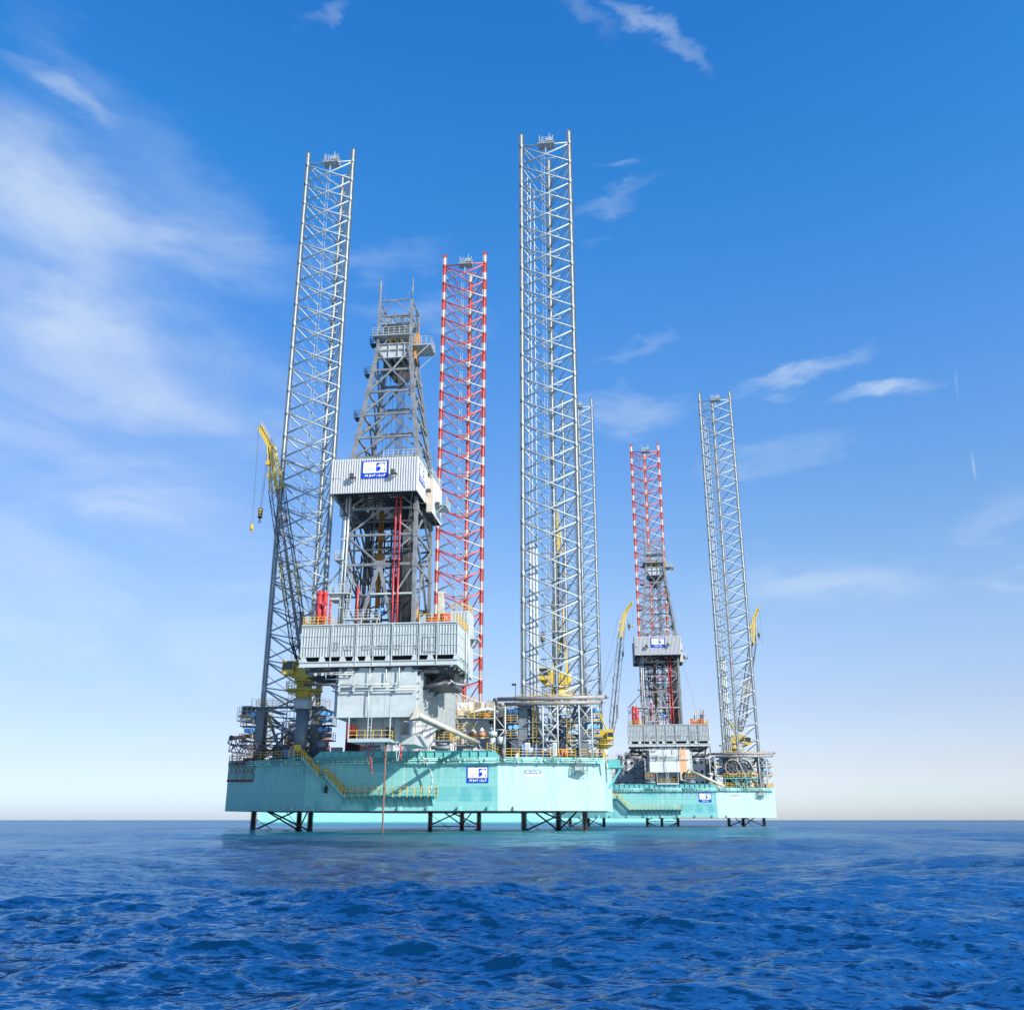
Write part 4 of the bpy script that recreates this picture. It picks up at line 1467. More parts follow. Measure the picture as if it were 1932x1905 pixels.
# ================================================================== rig: derrick
def add_derrick(root, n, gx, gy):
    cx, cy = -1.05, 7.5            # centre of the derrick in the cantilever frame
    L0 = (gx + cx, gy + cy, 0)
    Zb, Zs, Zw, Zt = 24.25, 47.5, 64.6, 72.6
    def hw(z):
        if z <= Zs:
            return 4.7 - (z - Zb) / (Zs - Zb) * .25
        if z <= Zw:
            return 4.45 + (2.35 - 4.45) * (z - Zs) / (Zw - Zs)
        return 2.35
    def cor(z):
        w = hw(z)
        return [Vector((-w, -w, z)), Vector((w, -w, z)), Vector((w, w, z)), Vector((-w, w, z))]
    a = MB()
    seq = [Zb, Zs, Zw]
    for z0, z1 in zip(seq[:-1], seq[1:]):
        for p, q in zip(cor(z0), cor(z1)):
            a.bar(p, q, .46, .46)
    for i, (p, q) in enumerate(zip(cor(Zw), cor(Zt))):
        a.bar(p, q, .34, .34)
    # taller light tubes on the front corners
    c = cor(Zt)
    a.tube(c[0] + Vector((-.05, 0, -8)), c[0] + Vector((-.05, 0, 3.3)), .17, 8)
    a.tube(c[1] + Vector((.05, 0, 0)), c[1] + Vector((.05, 0, 3.4)), .09, 6)
    a.bar(c[0] + Vector((0, 0, 2.2)), c[0] + Vector((.95, 0, 0)), .08)
    a.bar(c[1] + Vector((0, 0, 2.3)), c[1] + Vector((-.95, 0, 0)), .05)
    levels = [Zb, 32.6, 36.6, 40.2, 43.9, Zs, 50.6, 54.2, 57.8, 61.3, Zw, 67.4, 70.1, Zt]
    frame = a.build('derrick', M['derrick'], root, L0, label='grey lattice derrick tower with a tapering top')
    b = MB()
    for i, z in enumerate(levels):
        c = cor(z)
        w = .24 if z < Zw else .15
        if i:
            for j in range(4):
                if z == 32.6 and j == 0:
                    b.bar(c[j], c[(j + 1) % 4], .3, .34)
                else:
                    b.bar(c[j], c[(j + 1) % 4], w, w + .05)
        if i + 1 < len(levels):
            z1 = levels[i + 1]
            c1 = cor(z1)
            bw = .22 if z < Zw else .13
            for j in range(4):
                j2 = (j + 1) % 4
                if i == 0:
                    m = (c1[j] + c1[j2]) / 2
                    if j == 0:
                        m1 = m
                        b.bar(c[0].lerp(c[1], .24), m1, .42, .3); b.bar(c[0].lerp(c[1], .72), m1, .42, .3)
                        k = cor(28.6)
                        b.bar(k[0].lerp(k[1], .12), c[0].lerp(c[1], 0), .2)
                        b.bar(k[0].lerp(k[1], .26), k[0].lerp(k[1], .66), .14)
                        b.bar(k[0].lerp(k[1], .7), k[1], .2)
                        b.bar(c1[0], k[0].lerp(k[1], .27), .2); b.bar(c1[1], k[0].lerp(k[1], .73), .2)
                    else:
                        b.bar(c[j], m, bw + .05); b.bar(c[j2], m, bw + .05)
                elif i == 1:
                    m = (c[j] + c[j2]) / 2
                    b.bar(c1[j], m, bw); b.bar(c1[j2], m, bw)
                else:
                    m = (c1[j] + c1[j2]) / 2
                    if z == 61.3 or z == 43.9:
                        m = (c[j] + c[j2]) / 2
                        b.bar(c1[j], m, bw); b.bar(c1[j2], m, bw)
                    else:
                        b.bar(c[j], m, bw); b.bar(c[j2], m, bw)
    # gussets
    for z in levels[1:11]:
        for p in cor(z):
            b.cbox(tuple(p), (.62, .62, .8))
    b.cbox((0, -hw(32.6), 32.6), (1.5, .16, 1.0))
    b.build('bracing', M['derrick'], frame)
    # crown: deep beams, sheave frame, platforms
    w = M['grey']
    cb = MB()
    for y in (-2.3, 2.1):
        cb.box(-2.3, 2.3, y, y + .12, 63.4, 65.5)
        for z in (63.35, 65.5):
            cb.box(-2.3, 2.3, y - .2, y + .32, z, z + .08)
        for x in (-.75, .6, 1.5):
            cb.box(x, x + .06, y - .2, y, 63.4, 65.5)
    for x in (-1.4, -.5, .5, 1.4):
        cb.box(x - .1, x + .1, -2.1, 2.1, 64.2, 65.4)
    cb.build('crown_beam', w, frame)
    sh = MB()
    for x in (-.95, .7):
        sh.box(x, x + .3, -1.6, -1.3, 65.6, 67.6); sh.box(x, x + .3, 1.2, 1.5, 65.6, 67.6)
    sh.box(-.95, 1.0, -1.6, -1.3, 67.3, 67.65)
    sh.bar((-.7, -1.55, 67.2), (.7, -1.55, 65.8), .16)
    for x in np.arange(-.6, .7, .22):
        sh.tube((x - .05, 0, 66.2), (x + .05, 0, 66.2), .75, 16)
    sh.build('crown_sheaves', M['yellow'], frame)
    t = MB()
    t.box(2.4, 3.1, -.2, .6, 66.2, 68.2); t.box(2.5, 2.8, -.6, .9, 64.0, 66.5)
    t.build('hoist_bracket', M['orange'], frame)
    cr = MB()
    cr.box(-3.1, 2.4, -2.9, 2.9, 66.75, 66.85)
    cr.box(2.4, 5.0, -1.2, 2.4, 65.9, 66.0)
    for y in (-1.1, 0, 1.1, 2.3):
        cr.bar((2.4, y, 65.85), (5.0, y, 65.85), .12)
    cr.bar((4.8, -1.1, 65.8), (2.5, -1.1, 63.6), .1); cr.bar((4.8, 2.3, 65.8), (2.5, 2.3, 63.6), .1)
    cr.rail([(-3.1, 2.9, 66.85), (-3.1, -2.9, 66.85), (2.4, -2.9, 66.85)], 1.15, .8, .03)
    cr.rail([(2.4, -1.2, 66.0), (5.0, -1.2, 66.0), (5.0, 2.4, 66.0), (2.4, 2.4, 66.0)], 1.15, .7, .03)
    cr.box(-2.3, 2.3, -1.2, 1.8, 69.5, 69.62)
    cr.rail([(-2.2, -1.2, 69.6), (2.2, -1.2, 69.6), (2.2, 1.8, 69.6)], 1.1, .5, .03)
    cr.box(-1.4, .2, -1.0, -.7, 70.8, 71.0); cr.box(.6, 2.1, -1.0, -.7, 70.8, 71.0)
    for z in (67.4,):
        for x in np.arange(-2.1, 2.2, .35):
            cr.bar((x, -2.2, z + .1), (x, 2.2, z + .1), .05)
    cr.build('crown_platform', M['grey'], frame)
    dd = MB()
    dd.prism([(-2.0, 63.2), (2.1, 63.2), (1.2, 61.4), (-.6, 61.4)], 'y', 1.0, 1.9)
    for x in (-1.6, -.9, -.2, .5, 1.2):
        dd.bar((x, .4, 63.3), (x * .6, .6, 61.0), .1)
    dd.build('crown_block', M['dgrey'], frame)
    # drilling lines and guide rails
    li = MB()
    for i in range(14):
        x = .15 + i * .085
        li.bar((x + .1, -.6 + .1 * (i % 4), 62.5), (x + .1, -.6 + .1 * (i % 4), 26), .045)
    for x in (-1.6, -1.0, -.5, 1.9):
        li.bar((x, .5, 62.5), (x - .3, .5, 47), .035)
    for x, y in ((-.9, 1), (-.55, 1.2), (-.2, .9), (.9, 1.6)):
        li.bar((x, y, 50), (x, y, 42), .04)
    li.build('drilling_lines', M['rope'], frame)
    rp = MB()
    for x, dx in ((2.05, .2), (2.65, .12)):
        rp.path([(x, -4.95, 24.3), (x - .1, -4.95, 32), (x - .12, -4.95, 45)], .13, 8)
        for z in (27.5, 33, 37.8, 40.8):
            rp.tube((x - .08, -4.95, z), (x - .08, -4.95, z + .18), .2, 8)
    rp.tube((-2.6, -4.9, 24.3), (-2.6, -4.9, 29.8), .14, 8)
    rp.build('standpipe', M['red'], frame)
    tp = MB()
    for x, y, r, z1 in ((-1.55, .2, .16, 44), (-1.15, .2, .16, 44), (-1.35, .5, .13, 44)):
        tp.tube((x, y, 24.3), (x, y, z1), r, 8)
    tp.cbox((-1.35, .2, 37.5), (1.1, .6, .5)); tp.cbox((-1.35, .2, 34.6), (1.3, .8, 1.6)); tp.cbox((-1.35, .2, 32.7), (.9, .6, 1.2))
    tp.cbox((-3.0, 1, 27.5), (.5, .5, 3)); tp.cbox((3.6, .4, 27), (.5, .6, 3.2)); tp.tube((3.9, 0, 26), (3.9, 0, 28), .35, 10)
    tp.build('top_drive', M['orange'], frame)
    rk = MB()
    rr = random.Random(4)
    for i in range(34):
        x = 2.6 + (i % 9) * .17 + rr.uniform(-.05, .05); y = -2.6 + (i // 9) * .9
        rk.tube((x, y, 24.3), (x - .05, y, 44.5), .075, 6)
    for x in (2.1, 2.35, 2.5):
        rk.tube((x, -3.2, 24.3), (x, -3.2, 46), .08, 6)
    rk.build('racked_drill_pipe', M['dgrey'], frame)
    lp = MB()
    lp.tube((-4.9, -4.9, 24.3), (-4.75, -4.9, 45), .16, 8); lp.tube((-4.45, -5.0, 24.3), (-4.35, -5.0, 45), .13, 8)
    lp.tube((-5.3, -4.6, 30), (-5.2, -4.6, 45), .07, 6)
    lp.tube((-4.3, -4.9, 33), (-8.5, -3, 28.9), .12, 6)
    for z in np.arange(27, 45, 3):
        lp.cbox((-4.7, -4.9, z), (.9, .4, .15))
    # dark ladders up the port side
    for x, y in ((-5.0, -2.0), (-5.0, -1.5)):
        lp.bar((x, y, 25), (x, y, 45), .05)
    lp.build('riser_pipe', M['lgrey'], frame)
    ld = MB()
    for z0, z1 in ((47.5, 54), (54, 61), (61, 66)):
        for o in (0, .4):
            p = Vector((-hw(z0) - .25, -hw(z0) + .8 + o, z0)); q = Vector((-hw(z1) - .25, -hw(z1) + .8 + o, z1))
            ld.bar(p, q, .05)
        for i in range(22):
            t = i / 22
            z = z0 + (z1 - z0) * t
            y0 = -hw(z0) * (1 - t) - hw(z1) * t + .8; xx = -hw(z0) * (1 - t) - hw(z1) * t - .25
            ld.bar((xx, y0, z), (xx, y0 + .4, z), .03)
        w_ = hw(z1)
        ld.box(-w_ - 1.3, -w_ - .2, -w_ + .3, -w_ + 1.6, z1 - .1, z1)
        ld.rail([(-w_ - .3, -w_ + .3, z1), (-w_ - 1.3, -w_ + .3, z1), (-w_ - 1.3, -w_ + 1.6, z1)], 1.1, .5, .025)
    ld.build('climbing_ladder', M['dgrey'], frame)
    # cable trays, tong lines and pipes filling the lower half of the tower
    cl = MB()
    rq = random.Random(31)
    for i in range(26):
        x = rq.uniform(-4.0, 4.0); y = rq.uniform(-3.8, 4.2)
        z0_ = 24.3 + rq.choice((0, 0, 3, 7)); z1_ = z0_ + rq.uniform(5, 16)
        cl.bar((x, y, z0_), (x + rq.uniform(-.2, .2), y, min(z1_, 42)), rq.uniform(.06, .2))
    for i in range(10):
        z_ = rq.uniform(26, 40); x = rq.uniform(-4, 2); y = rq.uniform(-1, 4.4)
        cl.box(x, x + rq.uniform(.8, 2.4), y, y + 1.0, z_, z_ + .12)
        cl.bar((x, y, z_), (x + rq.uniform(-1.5, 1.5), y, z_ + rq.uniform(1.5, 3)), .12)
    for y in (4.5, -4.5):
        for z_ in (28.4, 34.6, 38.4):
            cl.bar((-4.5, y, z_), (4.5, y, z_), .2)
    for i in range(5):
        x = -4.5; z_ = 25 + i * 3.6
        cl.bar((4.6, -4.4, z_), (4.6, 4.4, z_ + 3.4), .16); cl.bar((-4.6, -4.4, z_ + 3.4), (-4.6, 4.4, z_), .16)
        cl.bar((-4.4, 4.6, z_), (4.4, 4.6, z_ + 3.4), .16)
    cl.build('tower_fittings', M['dgrey'], frame)
    # working platforms on the lower port corner
    wp = MB()
    wp.box(-6.4, -3.6, -5.6, -3.0, 28.7, 28.85); wp.box(-5.9, -4.6, -5.4, -3.0, 33.2, 33.3)
    wp.box(-6.2, -4.9, -5.2, -3.0, 28.0, 28.7)
    wp.rail([(-6.4, -3.0, 28.85), (-6.4, -5.6, 28.85), (-3.6, -5.6, 28.85)], 1.1, .6, .03)
    wp.rail([(-5.9, -3.0, 33.3), (-5.9, -5.4, 33.3), (-4.8, -5.4, 33.3)], 1.1, .5, .03)
    for dx in (0, .45):
        wp.bar((-3.9 + dx, -5.5, 24.3), (-3.7 + dx, -5.5, 31), .05)
    for z in np.arange(24.5, 31, .35):
        wp.bar((-3.9, -5.5, z), (-3.35, -5.5, z), .04)
    wp.box(-3.9, .5, -6.2, -5.2, 25.2, 25.35); wp.rail([(-3.9, -6.2, 25.3), (.5, -6.2, 25.3), (.5, -5.2, 25.3)], 1.1, .6, .03)
    for x in (-3.8, -1.6, .4):
        wp.bar((x, -6.1, 24.3), (x, -6.1, 25.2), .1)
    wp.box(-1.0, 4.4, -4.9, -4.75, 28.6, 28.8)
    wp.build('working_platform', M['lgrey'], frame)
    bt = MB()
    bt.tube((-.2, -4.4, 26.6), (.8, -4.3, 26.7), .36, 14); bt.cbox((.3, -4.3, 26.15), (1.0, .5, .2))
    bt.build('winch_motor', M['blue'], frame)
    ho = MB()
    pts = [(.7 + 1.15 * math.sin(t), -5.3, 25.9 + 1.9 * (1 - math.cos(t)) - .1) for t in np.linspace(0.1, 1.7, 9)]
    ho.path(pts, .09, 6)
    for i in range(5):
        ho.path([(-2.2 + i * .3, -1 + i * .4, 40), (-2.6 + i * .25, -1 + i * .4, 33 - i), (-2.0 + i * .2, -1 + i * .3, 30)], .05, 5)
    ho.build('hose', M['black'], frame)

    # ---------------- racking-board house with corrugated cladding
    h = MB()
    X0, X1, Y0, Y1, z0, z1 = -6.35, 5.25, -7.5, -1.5, 41.45, 46.15
    def corr(x0, x1, y, axis, out, za, zb, pitch=.33, amp=.11):
        """trapezoid sheet from x0 to x1 on plane y; two-sided"""
        k = int(round((x1 - x0) / pitch))
        P = []
        for i in range(k):
            s_ = x0 + (x1 - x0) * i / k; e_ = (x1 - x0) / k
            P += [(s_, 0), (s_ + e_ * .38, 0), (s_ + e_ * .5, amp), (s_ + e_ * .88, amp)]
        P.append((x1, 0))
        vs = []
        for zz in (za, zb):
            for u, o in P:
                vs.append((u, y + out * o, zz) if axis == 'x' else (y + out * o, u, zz))
        m_ = len(P)
        h.quadset(vs, [(i, i + 1, m_ + i + 1, m_ + i) for i in range(m_ - 1)])
    corr(X0, X1, Y0, 'x', -1, z0, z1)
    corr(Y0, Y1, X1, 'y', 1, z0, z1, pitch=.31, amp=.02)
    corr(Y0, Y1, X0, 'y', -1, z0, z1)
    # inner lining a hand's breadth behind
    h.box(X0 + .05, X1 - .05, Y0 + .08, Y0 + .14, z0, z1)
    h.box(X0 + .05, X0 + .1, Y0 + .14, Y1, z0, z1)
    h.box(X1 - .1, X1 - .05, Y0 + .14, Y1, z0, z1)
    # aft-most house flares out behind
    A0, A1, B0, B1, za, zb = -6.7, 5.95, -1.5, 4.9, 40.5, 45.6
    h.box(A0, X0 + .1, B0, B0 + .08, za, zb); h.box(X1 - .1, A1, B0, B0 + .08, za, zb)
    corr(B0, B1, A0, 'y', -1, za, zb); corr(B0, B1, A1, 'y', 1, za, zb, amp=.02)
    h.box(A0 + .05, A1 - .05, B1 - .08, B1, za, zb)
    h.box(A0 + .04, A0 + .1, B0 + .1, B1 - .1, za, zb); h.box(A1 - .1, A1 - .04, B0 + .1, B1 - .1, za, zb)
    hs = h.build('racking_board_house', M['corr'], root, L0, label='corrugated racking-board house round the derrick')
    e = MB()
    e.box(X1 - .02, A1 + .03, B0 - .12, B0 - .01, za, za + 1.0)
    e.box(X1 + .06, X1 + .09, Y1 - 1.1, Y1 - .1, 41.5, 44)
    e.box(X1 + .01, A1 + .02, B0 - .02, B0 + .4, za - .02, zb)
    e.build('beige_panel', M['beige'], hs)
    u = MB()
    for y in np.arange(Y0 + .5, Y1, 1.0):
        u.bar((X0 + .2, y, z0 + .3), (X1 - .2, y, z0 + .3), .16)
    u.box(X0 + .2, -3.2, Y0 + .2, Y1, z0 + .45, z0 + .5)
    u.box(3.6, X1 - .2, Y0 + .2, Y1, z0 + .45, z0 + .5)
    u.box(A0 + .15, -3.0, B0, B1 - .1, za + .4, za + .45); u.box(3.2, A1 - .15, B0, B1 - .1, za + .4, za + .45)
    u.box(-3.2, 3.6, Y0 + .2, Y0 + 2.6, z0 + .5, z0 + .55); u.box(-3.0, 3.2, 2.2, B1 - .1, za + .4, za + .45)  # floors extended over the open underside to darken the house inside
    u.box(-6.2, 5.1, Y0 + .16, Y0 + .2, z0 + .02, z1 - .3); u.box(X1 - .2, X1 - .12, Y0 + .2, Y1, z0 + .02, z1 - .3)  # dark lining sheets on the inner walls: interior shade put into the colour
    u.box(A0 + .12, A1 - .12, B1 - .16, B1 - .1, za + .02, zb - .2)
    for x in np.arange(-2.9, 1.4, .3):
        u.bar((x, Y0 + 1.0, z0 + .2), (x, -.6, z0 + .2), .09)
    u.box(-3.2, 1.6, -1.0, -.4, z0, z0 + 1.5)
    for y in (Y0 + .3, -4.6):
        for x in (-5.6, 4.6):
            u.bar((x, y, z0 + .2), (x * .78, -4.6, 38.6), .14)
    u.build('fingers_and_shade_lining', M['dgrey'], hs)
    lr = MB()
    lr.rail([(.6, Y0 + .1, z1 - .1), (X1 - .1, Y0 + .1, z1 - .1), (X1 - .1, Y1, z1 - .1)], 1.2, .7, .028)
    lr.rail([(A1 - .1, B0, zb), (A1 - .1, B1, zb)], 1.2, .7, .028)
    lr.box(A1, A1 + 1.5, .2, 3.6, 42.0, 42.1)
    lr.rail([(A1 + .1, .2, 42.1), (A1 + 1.5, .2, 42.1), (A1 + 1.5, 3.6, 42.1)], 1.2, .6, .028)
    lr.bar((A1 + 1.3, .4, 42), (A1, .4, 40.8), .08); lr.bar((A1 + 1.3, 3.4, 42), (A1, 3.4, 40.8), .08)
    lr.bar((X1 + .1, Y1 - .5, z1 + .2), (X1 + 1.3, Y1 - .5, z1 - .3), .08)
    lr.build('handrail', M['lgrey'], hs)
    for x, z in ((-3.35, 43.6), (2.05, 43.95)):
        f = MB()
        f.box(x - .02, x + .04, Y0 - .55, Y0, z - .3, z - .2); f.box(x + .45, x + .51, Y0 - .5, Y0, z - .3, z - .2)
        f.cbox((x + .22, Y0 - .6, z - .25), (.8, .45, .12))
        f.cbox((x + .05, Y0 - .62, z + .08), (.5, .35, .5))
        f.build('floodlight', M['dgrey'], hs)
    f = MB()
    f.box(-5.6, -4.85, Y0 - .12, Y0 - .08, 43.55, 43.75); f.bar((-5.75, Y0 - .2, 43.4), (-5.75, Y0 - .2, 43.9), .08)
    f.build('vent_flap', M['grey'], hs)
    for y, z in ((-2.4, 43.2), (.3, 42.2)):
        f = MB(); xx = X1 if y < -1.5 else A1
        f.cbox((xx + .4, y, z), (.5, .6, .35)); f.bar((xx, y, z - .1), (xx + .4, y, z - .1), .08)
        f.build('floodlight', M['dgrey'], hs)
    la, ar = NAMES[n]
    o = Vector((gx + cx, gy + cy, 0))
    add_sign(root, 3.5, 2.42, o + Vector((-2.15, Y0 - .105, 43.35)), (1, 0, 0), (0, 0, 1), (0, -1, 0), la, ar, 'blue and white name board on the corrugated house', .05)
    if n == 1:
        add_sign(root, 3.3, 2.42, o + Vector((X1 + .03, -6.6, 43.2)), (0, 1, 0), (0, 0, 1), (1, 0, 0), la, ar, 'blue and white name board on the side of the corrugated house', .05)
    # loose guy wires
    g = MB()
    g.bar((4.6, -1, 46), (9.6, 3, 25), .035); g.bar((2.6, -1, 64), (6.3, 0, 46), .03)
    g.build('guy_wire', M['rope'], frame)


# ================================================================== cranes
def crane(r, label, ped, z_ring, foot, joint, bend, tip, hooks, cab, side, mast_top, ped_r=1.1, lower_mat='dgrey', base_z=HZ1, stays=(), w=2.2, mid_y=True):
    """pedestal crane. every point is rig-local; the thing's origin is the pedestal foot"""
    O = Vector((ped[0], ped[1], base_z))
    root = at_rig(r, 'pedestal_crane', label, 'crane', *O)
    V = lambda p: tuple(Vector(p) - O)
    zr = z_ring
    a = MB()
    a.tube(V((ped[0], ped[1], base_z)), V((ped[0], ped[1], zr - 2.3)), ped_r * .8, 20)
    a.tube(V((ped[0], ped[1], zr - 2.6)), V((ped[0], ped[1], zr - 1.0)), ped_r * 1.02, 20)
    a.build('pedestal', M['jack'], root)
    b = MB()
    b.tube(V((ped[0], ped[1], zr - 2.5)), V((ped[0], ped[1], zr - 1.0)), ped_r * 1.1, 20)
    b.build('pedestal_collar', M['lgrey'], root)
    b = MB()
    b.tube(V((ped[0], ped[1], zr - 1.0)), V((ped[0], ped[1], zr + 1.3)), ped_r, 20)
    b.tube(V((ped[0], ped[1], zr)), V((ped[0], ped[1], zr + .2)), ped_r * 2.35, 20)
    for i in range(10):
        t = i * math.pi / 5
        b.bar(V((ped[0] + math.cos(t) * ped_r, ped[1] + math.sin(t) * ped_r, zr - .7)), V((ped[0] + math.cos(t) * ped_r * 2.2, ped[1] + math.sin(t) * ped_r * 2.2, zr)), .1)
    b.tube(V((ped[0], ped[1], zr + 1.3)), V((ped[0], ped[1], zr + 1.8)), ped_r * 1.3, 20)
    b.build('slewing_column', M['crane_y'], root)
    rl = MB()
    k = 14
    pts = [V((ped[0] + math.cos(t) * ped_r * 2.3, ped[1] + math.sin(t) * ped_r * 2.3, zr + .2)) for t in np.linspace(0, 2 * math.pi, k + 1)]
    rl.rail(pts, 1.1, .9, .032)
    rl.build('handrail', M['yellow'], root)
    # machinery house
    m = MB()
    zf = zr + 1.8
    hx0, hx1 = (ped[0] - 2.0, ped[0] + 2.6) if side > 0 else (ped[0] - 2.6, ped[0] + 2.0)
    m.prism([(hx0 - O.x, zf - O.z + .5), (hx0 + .7 - O.x, zf - O.z), (hx1 - .5 - O.x, zf - O.z), (hx1 - O.x, zf - O.z + .5), (hx1 - O.x, zf - O.z + 2.0), (hx0 - O.x, zf - O.z + 1.7)], 'y', -1.4, 1.6)
    for x in np.arange(hx0 + .4, hx1 - .2, .55):
        m.box(x - O.x, x + .07 - O.x, -1.46, -1.4, zf - O.z + .3, zf - O.z + 1.7)
    m.build('machinery_house', M['crane_y'], root)
    # A-frame mast
    f = MB()
    mt = Vector(mast_top)
    for y in (-.9, .9):
        f.bar(V((ped[0] - 1.1 * side * -1, ped[1] + y, zf + 1.6)), V(mt + Vector((0, y * .6, 0))), .3)
        f.bar(V((ped[0] + 1.5 * -side, ped[1] + y, zf + 1.6)), V(mt + Vector((0, y * .6, 0))), .24)
    f.bar(V(mt + Vector((0, -.8, 0))), V(mt + Vector((0, .8, 0))), .3)
    mid = (mt + Vector((ped[0], ped[1], zf + 1.6))) / 2
    f.box(*[c for p in zip(V(mid - Vector((.6, .7, .1))), V(mid + Vector((.6, .7, .1)))) for c in p])
    f.rail([V(mid + Vector((-.8, -.8, .1))), V(mid + Vector((.8, -.8, .1))), V(mid + Vector((.8, .8, .1)))], 1.0, .5, .03)
    f.build('mast', M['crane_y'], root)
    # cab
    c = MB()
    cx, cy, cz = Vector(cab) - O
    c.box(cx - .85, cx + .85, cy - .9, cy + .9, cz - .9, cz - .25)
    c.box(cx - .85, cx + .85, cy - .9, cy + .9, cz + .85, cz + 1.0)
    for sx in (-.8, .8):
        for sy in (-.85, .85):
            c.bar((cx + sx, cy + sy, cz - .3), (cx + sx, cy + sy, cz + .9), .1)
    c.box(cx - .1, cx + .75, cy + .1, cy + .8, cz - .25, cz + .85)
    c.bar((cx, cy, cz - .9), (cx - .9 * (1 if cx > 0 else -1), 0, cz - 1.3), .3)
    cab_o = c.build('cab', M['crane_y'], root)
    g = MB(); g.box(cx - .78, cx + .78, cy - .84, cy + .84, cz - .24, cz + .84)
    g.build('cab_glazing', M['glass'], cab_o)
    # boom: lattice lower section with central walkway beam
    bm = MB()
    F, J, B, T = [Vector(p) for p in (foot, joint, bend, tip)]
    up = (0, 1, 0)
    F2 = F.lerp(J, .12)
    bm.lattice(V(F), V(F2), w, 1.2, .11, .06, 1.2, taper=(.5, 1.0), up=up)
    bm.lattice(V(F2), V(J), w, 1.4, .075, .03, 1.9, up=up)
    boom = bm.build('boom', M[lower_mat], root)
    wk = MB()
    wk.bar(V(F), V(J.lerp(B, .05)), .42, .25)
    for t in (.22, .55, .82):
        p = F.lerp(J, t); wk.cbox(V(p + Vector((.9 * (1 if t != .55 else -1), -.4, 0))), (.5, .5, 1.2 if t != .22 else 3.2))
    wk.build('boom_walkway', M['pipe_grey'], boom)
    mid_ = MB()
    mid_.lattice(V(F.lerp(J, .34)), V(F.lerp(J, .55)), w + .05, 1.45, .085, .035, 1.9, up=up)
    if mid_y:
        mid_.build('boom_section', M['crane_y'], boom)
    jb = MB()
    jb.lattice(V(J), V(B), w * .8, 1.2, .09, .045, 1.2, taper=(1.1, .6), up=up)
    d = (B - J).normalized()
    jb.bar(V(J + Vector((.1, -.5, 0))), V(B + Vector((0, -.3, 0))), .42, .5)
    d2 = (T - B)
    n_ = Vector((-d2.z, 0, d2.x)).normalized() * .42
    jb.bar(V(B - d * .5), V(T), .5, .75)
    jb.rail([V(B + Vector((.5, -.4, -.2))), V(T + Vector((.4, -.4, 0)))], .8, .7, .025)
    for t in (.3, .6):
        p = J.lerp(B, t); jb.cbox(V(p + Vector((-.7, -.6, 0))), (.6, .3, .7))
    jb.build('jib_head', M['crane_y'], root)
    rp = MB()
    rp.bar(V(mt), V(J.lerp(F, .1)), .05); rp.bar(V(mt + Vector((0, .4, 0))), V(J), .05)
    for (hx, hy, ht, hb), src in zip(hooks, (B, T)):
        for o in (-.12, .12) if src is B else (0,):
            rp.bar(V((src.x + o - .3 * (1 if src is B else 0), src.y - .3, src.z)), V((hx + o, hy, ht)), .045)
    for p, q in stays:
        rp.bar(V(p), V(q), .05)
    rp.build('hoist_ropes', M['rope'], root)
    for i, (hx, hy, ht, hb) in enumerate(hooks):
        hk = MB()
        if i == 0:
            k = 7
            for j in range(k):
                z0 = ht - (ht - hb - .8) * j / k; z1 = ht - (ht - hb - .8) * (j + 1) / k
                rr = .34 if j not in (0, k - 1) else .2
                hk.tube(V((hx, hy, z0)), V((hx, hy, z1 + .05)), rr, 10)
            hk.build('hook_block', M['crane_y'], root)
            s = MB()
            for j in range(0, k, 2):
                z0 = ht - (ht - hb - .8) * (j + .2) / k
                s.tube(V((hx, hy, z0)), V((hx, hy, z0 - .15)), .36, 10)
            s.tube(V((hx, hy, hb + .8)), V((hx, hy, hb + .45)), .1, 6)
            s.ring(V((hx, hy, hb + .25)), .2, .06, 10, 'y', (math.pi * .6, math.pi * 2.2))
            s.build('hook', M['dgrey'], root)
        else:
            hk.tube(V((hx, hy, ht)), V((hx, hy, ht - .3)), .1, 8, .24); hk.tube(V((hx, hy, ht - .3)), V((hx, hy, hb + .4)), .24, 10)
            hk.tube(V((hx, hy, hb + .4)), V((hx, hy, hb + .1)), .12, 8)
            hk.build('ball_hook', M['yellow'], root)
    return root


